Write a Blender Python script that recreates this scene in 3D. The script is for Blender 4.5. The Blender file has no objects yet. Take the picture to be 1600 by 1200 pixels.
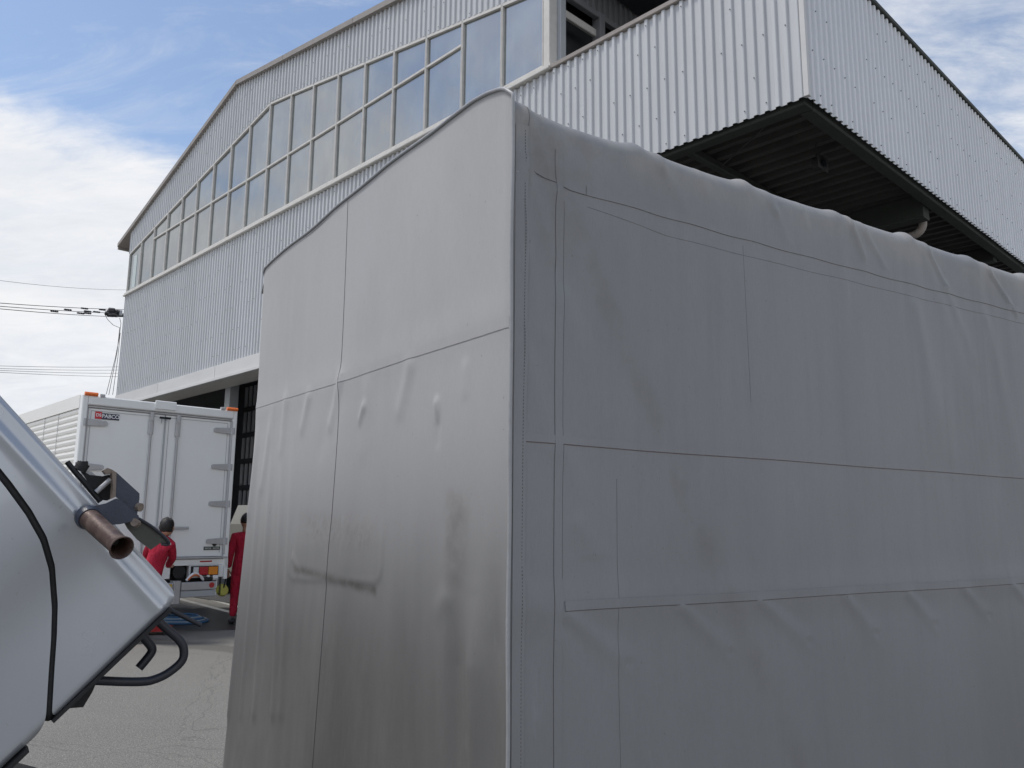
import bpy, bmesh, math, random
import numpy as np
from mathutils import Vector, Matrix
R_ = math.radians
random.seed(5)
C = bpy.context.scene.collection
S = bpy.context.scene
EYE = 1.58
# ------------------------------------------------------------------ camera
F_PX, PITCH, ROLL = 1278.4, 0.17037, -0.008266
cp, sp, cr, sr = math.cos(PITCH), math.sin(PITCH), math.cos(ROLL), math.sin(ROLL)
RC = np.array([[cr, sr, 0], [-sr, cr, 0], [0, 0, 1]]) @ np.array([[1, 0, 0], [0, sp, -cp], [0, cp, sp]])
cam = bpy.data.cameras.new('camera'); cam.lens = F_PX / 1600 * 36; cam.sensor_width = 36
cam.clip_start = 0.05; cam.clip_end = 3000
co = bpy.data.objects.new('camera', cam); C.objects.link(co)
M = Matrix.Identity(4)
for i in range(3):
    M[i][0] = RC[0][i]; M[i][1] = -RC[1][i]; M[i][2] = -RC[2][i]
M[2][3] = EYE
co.matrix_world = M
S.camera = co
# ------------------------------------------------------------------ world, sun, exposure
SUN_AZ, SUN_EL = -95.0, 62.0
S.view_settings.view_transform = 'Standard'; S.view_settings.look = 'None'
S.view_settings.exposure = 0.15; S.view_settings.gamma = 1; S.view_settings.use_curve_mapping = False
w = bpy.data.worlds.new('World'); S.world = w; w.use_nodes = True
nt = w.node_tree; N = nt.nodes; Lk = nt.links; N.clear()
out = N.new('ShaderNodeOutputWorld'); bg = N.new('ShaderNodeBackground'); bg.inputs['Strength'].default_value = 0.1
sky = N.new('ShaderNodeTexSky'); sky.sky_type = 'NISHITA'; sky.sun_disc = False
sky.sun_elevation = R_(SUN_EL); sky.sun_rotation = R_(SUN_AZ); sky.air_density = 1.0; sky.dust_density = 1.0; sky.ozone_density = 2.0
tc = N.new('ShaderNodeTexCoord'); sep = N.new('ShaderNodeSeparateXYZ'); Lk.new(tc.outputs['Generated'], sep.inputs[0])
def wm(op, a, b=None, c=None):
    n = N.new('ShaderNodeMath'); n.operation = op
    for i, v in enumerate((a, b, c)):
        if v is None: continue
        if isinstance(v, (int, float)): n.inputs[i].default_value = v
        else: Lk.new(v, n.inputs[i])
    return n.outputs[0]
zz = wm('ADD', wm('MAXIMUM', sep.outputs[2], 0.0), 0.22)
cx = wm('DIVIDE', sep.outputs[0], zz); cy = wm('DIVIDE', sep.outputs[1], zz)
cmb = N.new('ShaderNodeCombineXYZ'); Lk.new(cx, cmb.inputs[0]); Lk.new(cy, cmb.inputs[1])
def wnoise(scale, detail, loc, sc=(1, 1, 1), dist=0.0, rough=0.6):
    mp = N.new('ShaderNodeMapping'); mp.inputs['Location'].default_value = loc; mp.inputs['Scale'].default_value = sc
    mp.inputs['Rotation'].default_value = (0, 0, 0.4)
    Lk.new(cmb.outputs[0], mp.inputs[0]); n = N.new('ShaderNodeTexNoise'); Lk.new(mp.outputs[0], n.inputs['Vector'])
    n.inputs['Scale'].default_value = scale; n.inputs['Detail'].default_value = detail
    n.inputs['Roughness'].default_value = rough; n.inputs['Distortion'].default_value = dist
    return n.outputs[0]
CL1 = (3.1, 1.7, 0.0)
big = wnoise(0.75, 3, CL1); mid = wnoise(2.1, 12, (7.3, 2.2, 1.0), (1, 1.5, 1), 0.35, 0.62)
fine = wnoise(5.5, 10, (1.3, 9.2, 4.0), (1, 2.2, 1), 0.8, 0.66)
# overall cover is thick low down and thins to broken cloud overhead
low = wm('MULTIPLY', wm('SUBTRACT', 0.50, sep.outputs[2]), 1.05)
den = wm('ADD', wm('ADD', wm('MULTIPLY', big, 0.9), wm('MULTIPLY', mid, 0.85)), wm('MULTIPLY', fine, 0.30))
den = wm('ADD', den, low)
def patch(px, py, r2, amp):      # openings in the cloud where the blue shows
    d = RC.T @ np.array([(px - 800) / F_PX, (py - 600) / F_PX, 1.0]); d = d / np.linalg.norm(d)
    dt = N.new('ShaderNodeVectorMath'); dt.operation = 'DOT_PRODUCT'; nr = N.new('ShaderNodeVectorMath'); nr.operation = 'NORMALIZE'
    Lk.new(tc.outputs['Generated'], nr.inputs[0]); Lk.new(nr.outputs[0], dt.inputs[0]); dt.inputs[1].default_value = tuple(d)
    return wm('MULTIPLY', wm('EXPONENT', wm('DIVIDE', wm('SUBTRACT', dt.outputs['Value'], 1.0), r2)), -amp)
for P_ in ((240, 70, .018, .44), (20, 60, .008, .14), (480, -200, .03, .35), (60, 330, .012, -.42), (150, 525, .0014, .26), (30, 545, .0010, .16), (1560, 190, .003, .10), (1480, 60, .012, -.02)):
    den = wm('ADD', den, patch(*P_))
mr = N.new('ShaderNodeMapRange'); mr.interpolation_type = 'SMOOTHSTEP'
Lk.new(den, mr.inputs[0]); mr.inputs[1].default_value = 0.80; mr.inputs[2].default_value = 1.20
wisp = N.new('ShaderNodeMapRange'); wisp.interpolation_type = 'SMOOTHSTEP'; Lk.new(wnoise(1.6, 12, (2.2, 6.4, 3.0), (1, 3.2, 1), 1.1, .68), wisp.inputs[0]); wisp.inputs[1].default_value = .46; wisp.inputs[2].default_value = .78
mask = wm('MINIMUM', wm('ADD', wm('ADD', wm('MULTIPLY', mr.outputs[0], 0.90), 0.05), wm('MULTIPLY', wisp.outputs[0], .42)), 1.0)
shade = N.new('ShaderNodeMapRange'); Lk.new(wm('ADD', mid, wm('MULTIPLY', fine, .5)), shade.inputs[0]); shade.inputs[1].default_value = .55; shade.inputs[2].default_value = 1.0
ccol = N.new('ShaderNodeMix'); ccol.data_type = 'RGBA'; Lk.new(shade.outputs[0], ccol.inputs[0])
ccol.inputs[6].default_value = (6.9, 7.2, 7.7, 1); ccol.inputs[7].default_value = (8.6, 8.6, 8.7, 1)
skg = N.new('ShaderNodeMix'); skg.data_type = 'RGBA'; skg.blend_type = 'MULTIPLY'; skg.inputs[0].default_value = 1
Lk.new(sky.outputs[0], skg.inputs[6]); skg.inputs[7].default_value = (1.52, 1.52, 1.50, 1)
mx = N.new('ShaderNodeMix'); mx.data_type = 'RGBA'; Lk.new(mask, mx.inputs[0]); Lk.new(skg.outputs[2], mx.inputs[6]); Lk.new(ccol.outputs[2], mx.inputs[7])
Lk.new(mx.outputs[2], bg.inputs[0]); Lk.new(bg.outputs[0], out.inputs[0])
sl = bpy.data.lights.new('sun', 'SUN'); sl.energy = 1.9; sl.angle = R_(11); sl.color = (1, .95, .88)
so = bpy.data.objects.new('sun', sl); C.objects.link(so)
sdir = Vector((math.sin(R_(SUN_AZ)) * math.cos(R_(SUN_EL)), math.cos(R_(SUN_AZ)) * math.cos(R_(SUN_EL)), math.sin(R_(SUN_EL))))
so.rotation_euler = sdir.to_track_quat('Z', 'Y').to_euler(); so.location = sdir * 50

# ------------------------------------------------------------------ materials
class MT:
    def __init__(s, name, col=(.5, .5, .5), rough=.6, metal=0.0, spec=.5, ior=None, coat=0):
        s.m = bpy.data.materials.new(name); s.m.use_nodes = True; s.nt = s.m.node_tree; s.N = s.nt.nodes
        s.b = s.N['Principled BSDF']; s.b.inputs['Base Color'].default_value = (*col, 1); s.b.inputs['Roughness'].default_value = rough
        s.b.inputs['Metallic'].default_value = metal; s.b.inputs['Specular IOR Level'].default_value = spec
        if ior: s.b.inputs['IOR'].default_value = ior
        s.b.inputs['Coat Weight'].default_value = coat
        s.tc = s.N.new('ShaderNodeTexCoord'); s.col = None; s.base = col; s.h = None
    def ln(s, a, b): s.nt.links.new(a, b)
    def noise(s, scale=5, detail=6, sc=(1, 1, 1), loc=(0, 0, 0), rough=.6, dist=0, kind='noise', rot=(0, 0, 0)):
        mp = s.N.new('ShaderNodeMapping'); mp.inputs['Scale'].default_value = sc; mp.inputs['Location'].default_value = loc; mp.inputs['Rotation'].default_value = rot
        s.ln(s.tc.outputs['Object'], mp.inputs[0])
        if kind == 'noise':
            n = s.N.new('ShaderNodeTexNoise'); n.inputs['Detail'].default_value = detail; n.inputs['Roughness'].default_value = rough; n.inputs['Distortion'].default_value = dist
        else:
            n = s.N.new('ShaderNodeTexVoronoi')
            if kind == 'crack': n.feature = 'DISTANCE_TO_EDGE'
        n.inputs['Scale'].default_value = scale; s.ln(mp.outputs[0], n.inputs['Vector'])
        return n.outputs[0]
    def math(s, op, a, b=None, c=None):
        n = s.N.new('ShaderNodeMath'); n.operation = op
        for i, v in enumerate((a, b, c)):
            if v is None: continue
            if isinstance(v, (int, float)): n.inputs[i].default_value = v
            else: s.ln(v, n.inputs[i])
        return n.outputs[0]
    def ramp(s, f, lo, hi, a=0, b=1):
        n = s.N.new('ShaderNodeMapRange'); n.interpolation_type = 'SMOOTHSTEP'; s.ln(f, n.inputs[0])
        n.inputs[1].default_value = lo; n.inputs[2].default_value = hi; n.inputs[3].default_value = a; n.inputs[4].default_value = b
        return n.outputs[0]
    def mixc(s, fac, col):
        n = s.N.new('ShaderNodeMix'); n.data_type = 'RGBA'
        if isinstance(fac, (int, float)): n.inputs[0].default_value = fac
        else: s.ln(fac, n.inputs[0])
        if s.col is None: n.inputs[6].default_value = (*s.base, 1)
        else: s.ln(s.col, n.inputs[6])
        if isinstance(col, tuple): n.inputs[7].default_value = (*col, 1)
        else: s.ln(col, n.inputs[7])
        s.col = n.outputs[2]; s.ln(s.col, s.b.inputs['Base Color']); return s
    def bump(s, h, strength=.3, dist=.01):
        n = s.N.new('ShaderNodeBump'); n.inputs['Strength'].default_value = strength; n.inputs['Distance'].default_value = dist
        s.ln(h, n.inputs['Height'])
        if s.h is not None: s.ln(s.h, n.inputs['Normal'])
        s.h = n.outputs[0]; s.ln(s.h, s.b.inputs['Normal']); return s
    def roughn(s, f): s.ln(f, s.b.inputs['Roughness']); return s
    def pos(s):
        n = s.N.new('ShaderNodeSeparateXYZ'); s.ln(s.tc.outputs['Object'], n.inputs[0]); return n.outputs
MATS = {}
def worn(name, col, rough=.6, metal=0.0, amt=.25, scale=6, dark=.6, spec=.5, bump=.05, sc=(1, 1, 1), **k):
    m = MT(name, col, rough, metal, spec, **k)
    n = m.noise(scale, 8, sc)
    m.mixc(m.math('MULTIPLY', m.ramp(n, .35, .75), amt), tuple(c * dark for c in col))
    n2 = m.noise(scale * 9, 4)
    m.roughn(m.ramp(n2, .2, .8, max(.02, rough - .1), min(1, rough + .12)))
    if bump: m.bump(n2, bump, .004)
    if name in ('corrugated_white', 'end_sheet'):
        oi = m.N.new('ShaderNodeObjectInfo'); m.mixc(m.math('MULTIPLY', oi.outputs['Random'], .16), tuple(c * .62 for c in col))
        m.mixc(m.math('MULTIPLY', m.ramp(m.noise(9, 6, (1, 1, .08)), .60, .72), .22), (.36, .34, .31))
    MATS[name] = m.m; return m
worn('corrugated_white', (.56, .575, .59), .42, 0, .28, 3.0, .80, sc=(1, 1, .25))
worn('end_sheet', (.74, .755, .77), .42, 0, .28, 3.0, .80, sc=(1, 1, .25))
worn('white_band', (.60, .60, .59), .5, 0, .25, 4, .7, sc=(1, .3, 1))
worn('frame_cream', (.64, .62, .58), .45, 0, .35, 8, .65)
worn('fascia_brown', (.30, .27, .245), .5, 0, .35, 7, .55)
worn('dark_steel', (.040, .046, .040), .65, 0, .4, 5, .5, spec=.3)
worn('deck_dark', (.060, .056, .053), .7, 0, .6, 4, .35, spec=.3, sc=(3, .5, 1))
worn('cladding_dark', (.20, .205, .215), .6, 0, .3, 4, .7)
worn('concrete', (.28, .28, .27), .9, 0, .4, 2, .7)
worn('hall_floor', (.09, .09, .09), .6, 0, .4, 2, .7)
worn('hall_dark', (.035, .038, .044), .8, 0, .4, 2, .7)
worn('hall_sheet', (.40, .41, .43), .7, 0, .3, 5, .7)
worn('column_grey', (.42, .44, .46), .5, 0, .2, 4, .8)
worn('interior_dark', (.03, .034, .038), .8, 0, .3, 1, .7)
worn('screw_steel', (.12, .12, .13), .5, .6, .2, 20, .8)
worn('truck_white', (.84, .85, .84), .38, 0, .22, 2.2, .86, spec=.5, sc=(1, 1, .4))
worn('aluminium', (.46, .46, .47), .42, .25, .3, 9, .7)
worn('truck_side', (.82, .81, .77), .38, 0, .22, 3, .85)
worn('black_rubber', (.015, .015, .016), .7, 0, .2, 12, .6)
worn('black_paint', (.018, .020, .028), .42, 0, .35, 30, 2.2, bump=.1)
worn('blue_black_paint', (.030, .038, .060), .38, 0, .45, 28, 1.8, bump=.15)
worn('olive_steel', (.075, .078, .066), .55, .1, .5, 18, .5, bump=.2)
worn('tan_edge', (.26, .21, .17), .6, .1, .6, 60, .5, bump=.3)
worn('orange_lens', (.85, .18, .03), .25, 0, .2, 10, .7)
worn('red_lens', (.45, .01, .02), .2, 0, .2, 10, .6)
worn('amber_lens', (.75, .26, .02), .2, 0, .2, 10, .6)
worn('clear_lens', (.62, .64, .66), .15, 0, .2, 10, .7)
m = worn('red_cloth', (.50, .012, .045), .85, 0, .45, 6, .45, bump=.3); m.bump(m.noise(9, 4, (1, 1, .45), dist=1.2), 1.0, .05); m.mixc(m.math('MULTIPLY', m.ramp(m.noise(3, 6), .4, .7), .4), (.28, .01, .03))
worn('skin', (.42, .23, .16), .6, 0, .2, 9, .8)
worn('hair_black', (.012, .010, .010), .5, 0, .2, 60, .6, bump=.6)
worn('shoe_black', (.03, .03, .035), .6, 0, .2, 10, .7)
worn('yellow_foam', (.68, .66, .16), .8, 0, .3, 20, .7, bump=.4)
worn('yellow_paint', (.62, .40, .03), .5, 0, .3, 10, .7)
worn('blue_hose', (.06, .19, .42), .4, 0, .2, 10, .7)
worn('pale_hose', (.36, .48, .60), .4, 0, .2, 10, .7)
worn('red_paint', (.45, .03, .03), .5, 0, .3, 10, .6)
worn('orange_trim', (.60, .16, .06), .4, 0, .3, 10, .6)
worn('beige_paint', (.30, .295, .26), .4, 0, .2, 5, .8)
worn('chrome', (.6, .63, .66), .12, 1, .1, 10, .8)
worn('dark_glass', (.012, .015, .018), .06, 0, .1, 2, .8)
worn('badge_navy', (.02, .02, .06), .4); worn('badge_red', (.65, .02, .04), .4); worn('print_white', (.8, .8, .8), .5, bump=0)
worn('plate_dark', (.05, .055, .05), .5); worn('print_pale', (.42, .45, .42), .5, bump=0)
worn('line_paint', (.46, .46, .43), .8, 0, .6, 5, .55)
worn('cable_black', (.02, .02, .022), .6)
worn('thread_dark', (.13, .125, .125), .8, bump=0)
worn('thread_red', (.16, .115, .112), .8, bump=0)
worn('store_wall', (.16, .135, .11), .8, 0, .4, .6, .6)
worn('tyre', (.018, .018, .018), .85)
# rusty pipe
m = MT('rusty_pipe', (.070, .040, .032), .5, .25)
n = m.noise(26, 8, (1, 1, .35)); m.mixc(m.ramp(n, .42, .68), (.145, .105, .085)); m.mixc(m.math('MULTIPLY', m.ramp(m.noise(70, 6), .58, .72), .7), (.03, .018, .016))
m.bump(m.noise(120, 5), .35, .002); m.roughn(m.ramp(n, .3, .7, .38, .7)); MATS['rusty_pipe'] = m.m
# silver cab paint
m = MT('cab_paint', (.46, .485, .52), .25, .45, .5, coat=.8)
m.b.inputs['Coat Roughness'].default_value = .05
m.mixc(m.math('MULTIPLY', m.ramp(m.noise(5, 9, (1, 1, 1), rough=.75), .52, .72), .16), (.36, .35, .33)); m.mixc(m.math('MULTIPLY', m.ramp(m.noise(120, 4), .66, .74), .35), (.22, .20, .18))
m.roughn(m.ramp(m.noise(3, 4), .3, .8, .22, .30)); MATS['cab_paint'] = m.m
# window glass in front of a pale interior
m = MT('window_glass', (.050, .066, .072), .03, 0, .9, ior=2.6)
m.mixc(m.math('MULTIPLY', m.ramp(m.noise(1.1, 6, (.5, 1.0, .8)), .40, .66), .45), (.20, .235, .23))
m.mixc(m.math('MULTIPLY', m.ramp(m.noise(1.0, 4, (.2, 9, .12)), .52, .66), .10), (.30, .34, .33))
m.bump(m.noise(1.4, 3), .16, .02); MATS['window_glass'] = m.m
m = MT('window_glass_lit', (.42, .50, .50), .08, 0, .9, ior=1.6); m.mixc(m.math('MULTIPLY', m.ramp(m.noise(2, 4), .4, .7), .3), (.3, .4, .4)); MATS['window_glass_lit'] = m.m
# asphalt
m = MT('asphalt', (.275, .265, .240), .92, 0, .25)
g1 = m.noise(150, 3, kind='voronoi'); g2 = m.noise(330, 3); g3 = m.noise(.55, 6)
m.mixc(m.math('MULTIPLY', m.ramp(g1, .25, .75), .50), (.125, .122, .112)); m.mixc(m.math('MULTIPLY', m.ramp(g2, .60, .72), .6), (.42, .40, .36))
m.mixc(m.math('MULTIPLY', m.ramp(m.noise(90, 3), .60, .70), .5), (.085, .085, .08))
m.mixc(m.math('MULTIPLY', m.ramp(g3, .4, .7), .16), (.15, .15, .14))
m.mixc(m.math('MULTIPLY', m.ramp(m.noise(70, 6), .50, .62), .62), (.12, .118, .11)); m.mixc(m.math('MULTIPLY', m.ramp(m.noise(85, 4, loc=(5, 3, 0)), .58, .66), .8), (.56, .54, .49)); m.mixc(m.math('MULTIPLY', m.ramp(m.noise(3.2, 8), .42, .66), .10), (.17, .165, .15))
ck = m.noise(.23, 2, kind='crack', loc=(.3, .45, 0)); jig = m.noise(2.2, 7)
m.mixc(m.math('MULTIPLY', m.math('LESS_THAN', m.math('ABSOLUTE', m.math('ADD', ck, m.math('MULTIPLY', m.math('SUBTRACT', jig, .62), .07))), .0012), .40), (.11, .11, .105))
# wet, oily patch behind the parked truck, and a separate curved darker band
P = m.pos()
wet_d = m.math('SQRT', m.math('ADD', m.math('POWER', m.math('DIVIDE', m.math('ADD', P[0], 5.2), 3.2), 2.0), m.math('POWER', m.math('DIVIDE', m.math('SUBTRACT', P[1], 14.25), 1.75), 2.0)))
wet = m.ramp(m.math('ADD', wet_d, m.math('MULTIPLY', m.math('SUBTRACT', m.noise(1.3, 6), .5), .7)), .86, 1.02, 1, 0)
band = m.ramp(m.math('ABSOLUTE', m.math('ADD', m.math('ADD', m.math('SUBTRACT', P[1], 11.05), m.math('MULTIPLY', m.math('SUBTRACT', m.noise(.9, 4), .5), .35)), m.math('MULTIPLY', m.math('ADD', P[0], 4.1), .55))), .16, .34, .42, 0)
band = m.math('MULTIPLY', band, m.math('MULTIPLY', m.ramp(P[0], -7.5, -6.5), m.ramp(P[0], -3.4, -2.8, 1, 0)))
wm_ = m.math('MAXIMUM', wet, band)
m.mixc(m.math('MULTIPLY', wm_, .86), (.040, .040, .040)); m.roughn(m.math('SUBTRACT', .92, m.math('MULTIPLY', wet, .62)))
m.bump(g1, .55, .006); m.bump(g2, .3, .003); MATS['asphalt'] = m.m
# tarpaulin; object coordinates: x = along the truck, y = across, z = up
def tarp(name, kind):
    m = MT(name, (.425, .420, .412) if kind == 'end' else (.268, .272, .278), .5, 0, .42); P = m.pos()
    weave = m.noise(1.0, 3, (520, 520, 40)); streak = m.noise(1.0, 7, (26, 26, 1.1)); blot = m.noise(2.2, 7)
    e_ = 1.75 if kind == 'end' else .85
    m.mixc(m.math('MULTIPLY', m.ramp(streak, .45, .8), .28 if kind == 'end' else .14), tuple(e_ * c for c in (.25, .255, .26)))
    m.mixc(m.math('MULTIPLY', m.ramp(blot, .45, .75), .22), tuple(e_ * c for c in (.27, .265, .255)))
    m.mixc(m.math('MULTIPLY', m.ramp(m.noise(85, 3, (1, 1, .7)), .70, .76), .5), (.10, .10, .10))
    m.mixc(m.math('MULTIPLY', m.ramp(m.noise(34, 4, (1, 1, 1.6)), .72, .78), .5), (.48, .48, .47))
    if kind == 'end':
        # brown grime where the cab's rear window frame has pressed on the sheet
        def box(y0, y1, z0, z1, slope, soft):
            yy = m.math('MULTIPLY', m.ramp(P[1], y0 - soft, y0 + soft), m.ramp(P[1], y1 - soft, y1 + soft, 1, 0))
            zs = m.math('ADD', P[2], m.math('MULTIPLY', P[1], slope))
            return m.math('MULTIPLY', yy, m.math('MULTIPLY', m.ramp(zs, z0 - soft, z0 + soft), m.ramp(zs, z1 - soft, z1 + soft, 1, 0)))
        dn = m.ramp(m.noise(14, 8), .25, .7)
        Y0, Y1 = 2.40 - OY, 3.15 - OY
        sl = -.045
        zb = 1.392 + sl * (2.77 - OY) - sl * OY + sl * OY
        m.mixc(m.math('MULTIPLY', m.math('MULTIPLY', box(Y0, Y1, zb - .012, zb + .012, sl, .016), m.math('ADD', dn, .35)), .80), (.085, .066, .048))
        m.mixc(m.math('MULTIPLY', m.math('MULTIPLY', box(Y0 + .05, Y1 - .1, zb + .12, zb + .20, sl, .05), m.ramp(m.noise(30, 9, rough=.75), .40, .66)), .34), (.14, .11, .085))
        m.mixc(m.math('MULTIPLY', box(Y0, Y1, zb, zb + .22, sl, .03), .10), (.15, .13, .11))
        m.mixc(m.math('MULTIPLY', m.math('MULTIPLY', box(1.86 - OY, 1.96 - OY, 1.42, 1.66, 0, .035), dn), .45), (.13, .105, .085))
        # road film plus painted-in shade, both darkening the colour towards the hem
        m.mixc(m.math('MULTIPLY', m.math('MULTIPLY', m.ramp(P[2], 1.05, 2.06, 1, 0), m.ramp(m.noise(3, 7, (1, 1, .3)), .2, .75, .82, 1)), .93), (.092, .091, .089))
    else:
        st = m.math('ADD', P[0], m.math('MULTIPLY', P[2], .55))
        s0 = (1.16 - OX) + .55 * 2.45
        dg = m.math('MULTIPLY', m.ramp(m.math('ABSOLUTE', m.math('SUBTRACT', st, s0 + .05)), 0, .07, 1, 0), m.ramp(m.noise(7, 7), .35, .7))
        m.mixc(m.math('MULTIPLY', dg, .34), (.16, .145, .125))
        wz = m.math('MULTIPLY', m.ramp(P[2], 2.20, 2.52), m.ramp(P[0], 1.10 - OX, 1.55 - OX, 1, 0)); m.mixc(m.math('MULTIPLY', m.math('MULTIPLY', wz, m.ramp(m.noise(6, 8), .42, .62)), .5), (.20, .18, .15))
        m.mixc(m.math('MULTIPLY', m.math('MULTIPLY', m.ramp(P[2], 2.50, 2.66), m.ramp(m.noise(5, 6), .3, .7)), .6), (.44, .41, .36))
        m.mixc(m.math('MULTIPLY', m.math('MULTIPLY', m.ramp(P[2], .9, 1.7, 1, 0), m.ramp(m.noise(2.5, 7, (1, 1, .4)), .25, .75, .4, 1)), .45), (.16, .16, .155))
    m.mixc(m.math('MULTIPLY', m.ramp(weave, .42, .62), .10), tuple(.5 * c for c in m.base)); m.mixc(m.math('MULTIPLY', m.ramp(m.noise(1.1, 9, (1, 1, .45), rough=.7), .46, .66), .22), (.17, .172, .175) if kind == 'side' else (.30, .29, .275)); m.mixc(m.math('MULTIPLY', m.ramp(m.noise(9, 9, (1, 1, .3), rough=.75), .60, .72), .20), (.36, .365, .37)); m.bump(weave, .22, .0012); m.bump(m.noise(3, 3, (1, 1, .6)), .10, .008); m.bump(m.noise(60, 4, (1, 1, .5)), .08, .001)
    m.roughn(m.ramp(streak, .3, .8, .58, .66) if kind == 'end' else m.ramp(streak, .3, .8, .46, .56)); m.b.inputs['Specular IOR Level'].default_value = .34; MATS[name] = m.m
OX, OY = 3.0, 2.8     # base of the covered truck in its own axes (along, across)
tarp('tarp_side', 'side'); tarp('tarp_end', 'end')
worn('piping_grey', (.36, .365, .37), .4, 0, .3, 30, .6)

# ------------------------------------------------------------------ mesh helpers
class MB:
    def __init__(s): s.v = []; s.f = []
    def add(s, vs, fs):
        o = len(s.v); s.v += [tuple(v) for v in vs]; s.f += [tuple(i + o for i in f) for f in fs]; return s
    def box(s, x0, x1, y0, y1, z0, z1):
        v = [(x, y, z) for x in (x0, x1) for y in (y0, y1) for z in (z0, z1)]
        return s.add(v, [(0, 1, 3, 2), (4, 6, 7, 5), (0, 4, 5, 1), (2, 3, 7, 6), (0, 2, 6, 4), (1, 5, 7, 3)])
    def rbox(s, x0, x1, y0, y1, z0, z1, ch=.01):
        # box with its four long edges (along the longest axis) chamfered
        d = [x1 - x0, y1 - y0, z1 - z0]; ax = d.index(max(d)); lo = [x0, y0, z0]; hi = [x1, y1, z1]
        u, v_ = [(1, 2), (2, 0), (0, 1)][ax]; ch = min(ch, d[u] * .45, d[v_] * .45)
        pf = [(lo[u] + ch, lo[v_]), (hi[u] - ch, lo[v_]), (hi[u], lo[v_] + ch), (hi[u], hi[v_] - ch), (hi[u] - ch, hi[v_]), (lo[u] + ch, hi[v_]), (lo[u], hi[v_] - ch), (lo[u], lo[v_] + ch)]
        vs = []
        for e in (lo[ax], hi[ax]):
            for p in pf:
                q = [0, 0, 0]; q[ax] = e; q[u] = p[0]; q[v_] = p[1]; vs.append(tuple(q))
        fs = [(i, (i + 1) % 8, 8 + (i + 1) % 8, 8 + i) for i in range(8)] + [tuple(range(7, -1, -1)), tuple(range(8, 16))]
        return s.add(vs, fs)
    def poly(s, pts, off):     # closed outline extruded by a vector
        n = len(pts); off = Vector(off); P = [Vector(p) for p in pts]; Q = [p + off for p in P]
        fs = [tuple(range(n)), tuple(range(2 * n - 1, n - 1, -1))] + [(i, n + i, n + (i + 1) % n, (i + 1) % n) for i in range(n)]
        return s.add([tuple(p) for p in P + Q], fs)
    def tube(s, pts, r, n=10, cap=True, rs=None):
        P = [Vector(p) for p in pts]; vs = []; up = None
        for i, p in enumerate(P):
            t = (P[min(i + 1, len(P) - 1)] - P[max(i - 1, 0)]).normalized()
            if up is None:
                up = Vector((0, 0, 1)) if abs(t.z) < .9 else Vector((1, 0, 0))
            sd = t.cross(up).normalized(); up = sd.cross(t).normalized(); rr = rs[i] if rs else r
            for k in range(n):
                a = 2 * math.pi * k / n; vs.append(tuple(p + (sd * math.cos(a) + up * math.sin(a)) * rr))
        fs = [(i * n + k, i * n + (k + 1) % n, (i + 1) * n + (k + 1) % n, (i + 1) * n + k) for i in range(len(P) - 1) for k in range(n)]
        if cap: fs += [tuple(range(n))[::-1], tuple(range((len(P) - 1) * n, len(P) * n))]
        return s.add(vs, fs)
    def grid(s, fn, us, vs_):
        o = len(s.v); nu, nv = len(us), len(vs_)
        s.v += [tuple(fn(u, v)) for v in vs_ for u in us]
        s.f += [(o + j * nu + i, o + j * nu + i + 1, o + (j + 1) * nu + i + 1, o + (j + 1) * nu + i) for j in range(nv - 1) for i in range(nu - 1)]
        return s
    def build(s, name, mat, parent=None, smooth=False, kind=None, label=None, loc=None):
        me = bpy.data.meshes.new(name); me.from_pydata(s.v, [], s.f)
        bm = bmesh.new(); bm.from_mesh(me); bmesh.ops.recalc_face_normals(bm, faces=bm.faces); bm.to_mesh(me); bm.free()
        me.materials.append(MATS[mat] if isinstance(mat, str) else mat)
        if smooth:
            me.polygons.foreach_set('use_smooth', [True] * len(me.polygons))
            if smooth == 'auto': me.set_sharp_from_angle(angle=R_(38))
        o = bpy.data.objects.new(name, me); C.objects.link(o)
        if parent is not None: o.parent = parent
        if kind: o['kind'] = kind
        if label: o['label'] = label
        if loc: o.location = loc
        return o
def thing(name, label, cat, loc=(0, 0, 0), rz=0, group=None):
    o = bpy.data.objects.new(name, None); C.objects.link(o); o.location = loc; o.rotation_euler = (0, 0, rz)
    o.empty_display_size = .2; tag(o, label, cat, group); return o
def tag(o, label, cat, group=None):
    o['label'] = label; o['category'] = cat
    if group: o['group'] = group
    return o
def inst(src, parent, loc=(0, 0, 0), rot=None, scale=None):
    c = src.copy(); C.objects.link(c); c.parent = parent; c.location = loc
    if rot: c.rotation_euler = rot
    if scale: c.scale = scale
    return c
def ray(px, py): return RC.T @ np.array([(px - 800) / F_PX, (py - 600) / F_PX, 1.0])
TA, TT = -0.767433, 0.997882
class Frame:      # local x = b (away to the right), y = a (away to the left), z up
    def __init__(s, ta, ox=0, oy=0):
        s.A = np.array([math.sin(ta), math.cos(ta), 0]); s.B = np.array([math.cos(ta), -math.sin(ta), 0]); s.ox, s.oy = ox, oy
        s.rz = -ta; s.loc = tuple(s.B * ox + s.A * oy)
    def onA(s, px, py, a):    # point of the plane across = a seen in that direction, in local coordinates
        v = ray(px, py); P = v * (a / (v @ s.A)); return Vector((P @ s.B - s.ox, a - s.oy, P[2] + EYE))
    def w(s, b, a, z): P = s.B * b + s.A * a; return (P[0], P[1], z)

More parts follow.
